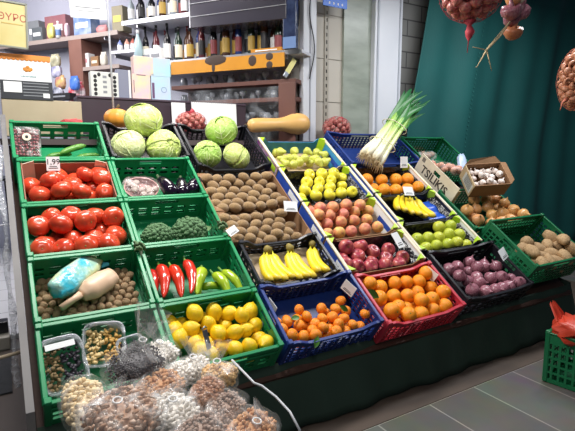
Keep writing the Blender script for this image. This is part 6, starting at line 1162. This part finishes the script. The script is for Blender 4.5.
def packet(name, pa, w_, h_, yd, m_, label, cat, z):
    c = thing(name, label, cat, MI @ T((pa[0], yd, z + h_ / 2)))
    pillow(w_ / 2, .03, h_ / 2 * .97, len(label), .12).build('packet_body', m_, c, True)
    mb = MB(); mb.box((0, 0, h_ / 2), (w_ * .8, .006, .02)); mb.build('packet_seal', m_, c)
packet('snack_packet', (-1.831, 2.88), .10, .17, Y - .03, mat('yellow_packet', 'c9c060', c3='eceab0', rough=.3, nscale=12), 'yellow packet in front of the rose brown box', 'packet', zz1)
def bottle(px, yd, z, h_, r_, mg, ml, mc, label, cat='bottle', grp=None):
    b = thing('bottle', label, cat, MI @ T((px, yd, z)), grp)
    mb = MB(); mb.lathe([(.0, 0), (r_, 0), (r_, h_ * .58), (r_ * .85, h_ * .66), (r_ * .36, h_ * .76), (r_ * .32, h_ * .93), (0, h_ * .93)], 14); mb.build('bottle_body', mg, b, True)
    MB().lathe([(0, h_ * .86), (r_ * .4, h_ * .86), (r_ * .4, h_), (0, h_)], 10).build('cap', mc, b, True)
    MB().lathe([(r_ * 1.02, h_ * .14), (r_ * 1.03, h_ * .15), (r_ * 1.03, h_ * .48), (r_ * 1.02, h_ * .49)], 14).build('bottle_label', ml, b, True)
bottle((-1.7, 2.868)[0], Y - .04, zz1, .19, .03, m_white, mat('blue_ink', '5a78a8'), m_white, 'white squeeze bottle on the top shelf')
ibox('blue_box', (-1.498, 2.793), (-1.231, 3.006), Y, .14, mat('blue_card', '5878a8', c3='d0d8e4', nscale=9), 'blue and white picture box under the hanging sign', 'box', zz1)
packet('red_packet', (-1.06, 2.891), .16, .08, Y, mat('rose_packet', 'c87a80', c3='e0b0a8', nscale=9), 'rose red packet lying on the top shelf', 'packet', zz1)
packet('pink_packet', (-1.58, 2.945), .05, .15, Y - .02, mat('pale_pink_packet', 'd0b4bc', rough=.4), 'pale pink packet left of the blue box', 'packet', zz1)
ibox('tan_box', (-0.916, 2.855), (-0.761, 3.037), Y, .14, mat('khaki_card', '8c8468'), 'khaki box at the right end of the top shelf', 'box', zz1, mat('yellow_label', 'd8c858'))
ibox('white_box', (-1.405, 2.406), (-1.297, 2.576), Y, .1, m_white, 'small white box on the lower left shelf', 'box', zz2, mat('pink_label', 'd89aa0'))
ibox('kraft_box', (-1.265, 2.397), (-1.148, 2.532), Y, .1, m_card, 'kraft brown box with cream label on the lower left shelf', 'box', zz2, m_cream)
packet('white_packet', (-1.061, 2.482), .09, .15, Y, mat('ivory_packet', 'd8d4c8', c3='b8b0a0', nscale=14), 'ivory packet right of the kraft box', 'packet', zz2)
ibox('pink_box', (-1.565, 2.405), (-1.428, 2.508), Y - .02, .08, mat('pink_card', 'c8909a'), 'small pink box left of the white one', 'box', zz2)
packet('candy_bag', (-1.384, 2.14), .24, .26, -.38, mat('red_white_candy', 'c83a4c', c3='eee0e4', rough=.3, nscale=14, namt=1), 'red and white striped candy bag below shelf', 'packet', (-1.333, 1.975)[1])
packet('candy_bag', (-1.314, 2.227), .13, .15, -.46, mat('blue_candy', '3a6ac8', c3='7aa0e0', rough=.3, nscale=14), 'bright blue candy bag above the red one', 'packet', (-1.146, 2.135)[1])
for k, (pa, c1_, c2_, lab) in enumerate((((-1.638, 2.478), 'c0bca0', '7c7a68', 'cream packet hanging highest beside the gift box'), ((-1.632, 2.366), '7a7aa0', 'd0d0dc', 'lilac packet hanging beside the gift box'), ((-1.58, 2.24), 'a06870', 'd8c078', 'rose and gold packet hanging below the lilac one'), ((-1.623, 2.13), '5c6074', 'c8ccd8', 'grey silver packet hanging lowest beside the gift box'))):
    packet('hanging_packet', pa, .15, .15, -.42, mat('packet_%d' % k, c1_, c3=c2_, rough=.25, nscale=14, namt=1), lab, 'packet', pa[1] - .075)
ibox('cable_box', (-1.801, 2.041), (-1.361, 2.112), -.5, .14, m_ink, 'flat black box below the hanging packets', 'box', None, mat('grey_small_print', '8a8e94'))

# liquor shelves
l1 = (-0.699, 2.835); l2 = (0.169, 2.832)
zl = (l1[1] + l2[1]) / 2
ishelf(l1[0], l2[0] + 1.0, -.34, 0, zl, .03, m_shelfw, 'upper white shelf crowded with liquor bottles')
k1 = (-0.174, 2.394); k2 = (1.291, 2.377); zk = (k1[1] + k2[1]) / 2
ishelf(k1[0], k2[0] + .1, -.34, 0, zk, .03, m_shelfw, 'long white shelf of bottles above the orange strip')
GL = [mat('black_glass', '16161c', rough=.15), mat('amber_glass', '4a2c1c', rough=.15), mat('green_glass', '1e3226', rough=.15), mat('clear_spirit', 'a8b4bc', rough=.1), mat('blue_glass', '1e3a7c', rough=.15), mat('red_liqueur', '5c2028', rough=.15)]
LB = [m_white, m_cream, mat('gold_label', 'b89848'), mat('black_label', '222226'), mat('red_label', '8c4044')]
GN = ['black', 'amber', 'dark green', 'clear', 'blue', 'red']; LN = ['white', 'cream', 'gold', 'black', 'red']
rb = random.Random(4)
xa = (-0.627, 2.869)[0]; xb_ = (0.066, 2.797)[0]
for k in range(11):
    g = [3, 0, 0, 3, 0, 4, 1, 0, 3, 0, 5][k]; l_ = [0, 0, 3, 1, 0, 0, 2, 0, 1, 4, 0][k]
    bottle(xa + (xb_ - xa) * k / 10, -.27 + .05 * (k % 2), zl, rb.uniform(.27, .33), .036, GL[g], LB[l_], GL[0] if k % 3 else LB[2], '%s bottle with %s label, %s from left on the upper white shelf' % (GN[g], LN[l_], ORD[k]), 'bottle', 'bottles on the upper white shelf')
xa = (-0.492, 2.608)[0]; xb_ = (1.168, 2.467)[0]
ishelf((-0.512, 2.414)[0], k1[0] - .01, -.30, 0, zk - .0, .02, m_shelfw, 'short white shelf left of the long bottle shelf')
OR2 = ORD + ['thirteenth', 'fourteenth', 'fifteenth', 'sixteenth', 'seventeenth', 'eighteenth', 'nineteenth', 'twentieth', 'twenty-first', 'twenty-second', 'twenty-third', 'twenty-fourth']
for k in range(24):
    g = rb.choice([0, 1, 2, 3, 0, 5, 4, 1]); l_ = rb.randrange(5)
    bottle(xa + (xb_ - xa) * k / 23, -.22 + .06 * (k % 2), zk, rb.uniform(.34, .42), rb.uniform(.032, .040), GL[g], LB[l_], GL[rb.choice([0, 0, 5])], '%s bottle with %s label, %s from left on the long shelf' % (GN[g], LN[l_], OR2[k]), 'bottle', 'bottles on the long shelf')
# yellow boxes on that shelf
ibox('amber_box', (-0.114, 2.471), (0.284, 2.536), -.13, .05, mat('amber_card', 'c8861c', c3='b07414', rough=.5), 'amber box in front of the bottles at the shelf left', 'box', zk)
ibox('amber_box', (0.86, 2.377), (1.186, 2.423), -.335, .05, mat('amber_card', 'd8921c'), 'low amber box in front of the bottles at the shelf right', 'box', zk)
# orange strip
o0 = (0.174, 2.229); o1 = (1.23, 2.317)
osx = thing('orange_strip', 'orange promotional strip with dark spots under the bottle shelf', 'shelf banner', MI @ T(((-0.048, 2.292)[0], -.37, 0)))
wo = o1[0] - (-0.048, 2.292)[0]; zo = (0.644, 2.304)[1]
mb = MB(); mb.box((wo / 2, 0, zo), (wo, .01, .125)); mb.build('strip', mat('orange_strip', 'c98a1c', c3='b87a12', rough=.45), osx)
mb = MB()
for x, z_, rx_, rz_ in ((.42, .045, .13, .05), (.40, -.02, .02, .05), (.74, .01, .045, .05), (.88, .035, .04, .035), (.88, -.04, .035, .035)): mb.ell((wo * x, -.005, zo + z_), (rx_, .003, rz_), 2)
mb.build('dark_spots', mat('dark_brown_ink', '3a2a20'), osx)
# glass cabinet below: brown shelves with glassware
m_cab = mat('cabinet_brown', '6a463e', c3='583830', rough=.55, nscale=3)
cx0 = (-0.102, 2.101)[0]; cx1 = (1.315, 2.033)[0]
cb = thing('glass_cabinet', 'brown cabinet of glassware under the orange strip', 'cabinet', MI @ T((cx0, 0, 0)))
wc = cx1 - cx0
mb = MB(); mb.box((wc / 2, -.01, 1.4), (wc, .02, 1.5)); mb.build('back_panel', mat('cabinet_back', '54484c', rough=.6), cb)
zs_ = [(0.718, 2.138)[1], (0.716, 1.975)[1], (0.712, 1.753)[1]]
for z_ in zs_:
    mb = MB(); mb.box((wc / 2, -.16, z_ - .02), (wc, .3, .04)); bevel(mb.build('shelf_board', m_cab, cb), .003)
mb = MB(); mb.box((wc - .08, -.32, 1.55), (.17, .03, 1.1)); bevel(mb.build('side_post', m_cab, cb), .003)
mb = MB(); mb.box((wc / 2, -.33, 1.45), (wc, .004, 1.25)); mb.build('glass_front', mat_film('cabinet_glass', .06, 'dfe6ee', 3), cb)
m_glass = mat('smoky_glassware', '8e949c', '787e88', rough=.1, spec=.9)
GMH = MB(); GMH.lathe([(0, 0), (.6, 0), (.75, .05), (.3, .12), (.12, .2), (.12, .8), (.6, 1.1), (.8, 1.6), (.75, 2.2), (.7, 2.2), (.74, 1.6), (.5, 1.15), (0, 1.1)], 12); GMH = GMH.mesh('glass', m_glass, True)
GMJ = MB(); GMJ.lathe([(0, 0), (.8, 0), (.9, .1), (.9, 1.5), (.7, 1.7), (.7, 2.0), (0, 2.0)], 12); GMJ = GMJ.mesh('jar', m_glass, True)
for j, z_ in enumerate(zs_[:3]):
    nn = 12 + j
    for k in range(nn):
        o = put('glass' if k % 3 else 'jar', GMH if k % 3 else GMJ, None, MI @ T((cx0 + .08 + (wc - .35) * k / (nn - 1), -.2 + .06 * (k % 2), z_)) @ Matrix.Scale(.045 if j != 1 else .04, 4))
        tag(o, '%s, %s from left on the %s cabinet shelf' % ('stemmed glass' if k % 3 else 'glass jar', OR2[k], ['top', 'middle', 'bottom'][j]), 'glass' if k % 3 else 'jar', 'glassware on the %s cabinet shelf' % ['top', 'middle', 'bottom'][j])
# black canopy box above the shelf
v0 = (0.254, 2.656); v1 = (1.261, 2.794)
cp = thing('black_canopy', 'large black cabinet panel above the liquor bottles', 'cabinet', MI @ T((v0[0], -.45, v0[1])))
wcp = v1[0] - v0[0] + .02
mb = MB(); mb.add([(0, 0, 0), (wcp, 0, -.02), (wcp, .3, -.02), (0, .3, 0), (0, 0, .8), (wcp, 0, .8), (wcp, .3, .8), (0, .3, .8)], [(0, 3, 2, 1), (4, 5, 6, 7), (0, 1, 5, 4), (1, 2, 6, 5), (2, 3, 7, 6), (3, 0, 4, 7)]); bevel(mb.build('canopy_panel', mat('black_canopy', '34323c', rough=.25), cp), .004)
mb = MB()
for z_ in (.10, .22): mb.box((wcp / 2, -.003, z_), (wcp, .004, .005))
mb.box((.003, -.003, .4), (.012, .006, .8)); mb.build('metal_trim', m_metal, cp)
# tall blue-black display beside post
q0 = (1.248, 2.379); q1 = (1.375, 2.768)
c = thing('dark_display', 'tall dark blue glass panel left of the white post', 'display', MI @ T((q0[0], -.42, q0[1])))
mb = MB(); mb.box(((q1[0] - q0[0]) / 2, 0, .45), (q1[0] - q0[0], .05, .9)); bevel(mb.build('panel', mat('dark_blue_glass', '232c48', c3='4a5878', rough=.15, nscale=14), c), .003)
mb = MB(); mb.box(((q1[0] - q0[0]) / 2, -.027, .05), (q1[0] - q0[0], .004, .1)); mb.build('lower_strip', mat('blue_ink', '5a78a8'), c)
# bits between left shelf and bottles
ibox('white_carton', (-0.526, 2.415), (-0.37, 2.548), -.28, .12, mat('off_white_card', 'd9dcd8'), 'left off-white carton on the short shelf', 'box', zk, mat('grey_small_print', '8a8e94'))
ibox('white_carton', (-0.364, 2.404), (-0.212, 2.535), -.32, .12, m_white, 'right off-white carton on the short shelf', 'box', zk, mat('grey_small_print', '8a8e94'))
for k, (pa, c_, lab) in enumerate((((-0.797, 2.562), '7c8cc0', 'lilac bottle on the small shelf by the pole'), ((-0.697, 2.575), 'd8a090', 'peach pink bottle on the small shelf by the pole'), ((-0.614, 2.568), 'b8685c', 'brick red bottle on the small shelf by the pole'))):
    zq = (-0.784, 2.54)[1]; bottle(pa[0], -.28, zq, .15, .028, mat('bott_%d' % k, c_, rough=.3), m_white, m_blackp, lab)
ishelf((-0.87, 2.546)[0], (-0.534, 2.52)[0], -.34, 0, (-0.784, 2.54)[1], .02, m_shelfw, 'small white shelf beside the thin pole')
c = thing('pale_blue_bottle', 'tall pale blue bottle beside the liquor shelf', 'bottle', MI @ T(((-0.529, 2.592)[0], -.3, zk)))
MB().lathe([(0, 0), (.045, 0), (.045, .2), (.03, .26), (.015, .3), (.015, .33), (0, .33)], 16).build('bottle_body', mat('pale_blue_plastic', 'b8d4dc', rough=.2), c, True)
MB().lathe([(0, .32), (.018, .32), (.018, .36), (0, .36)], 12).build('cap', m_white, c, True)
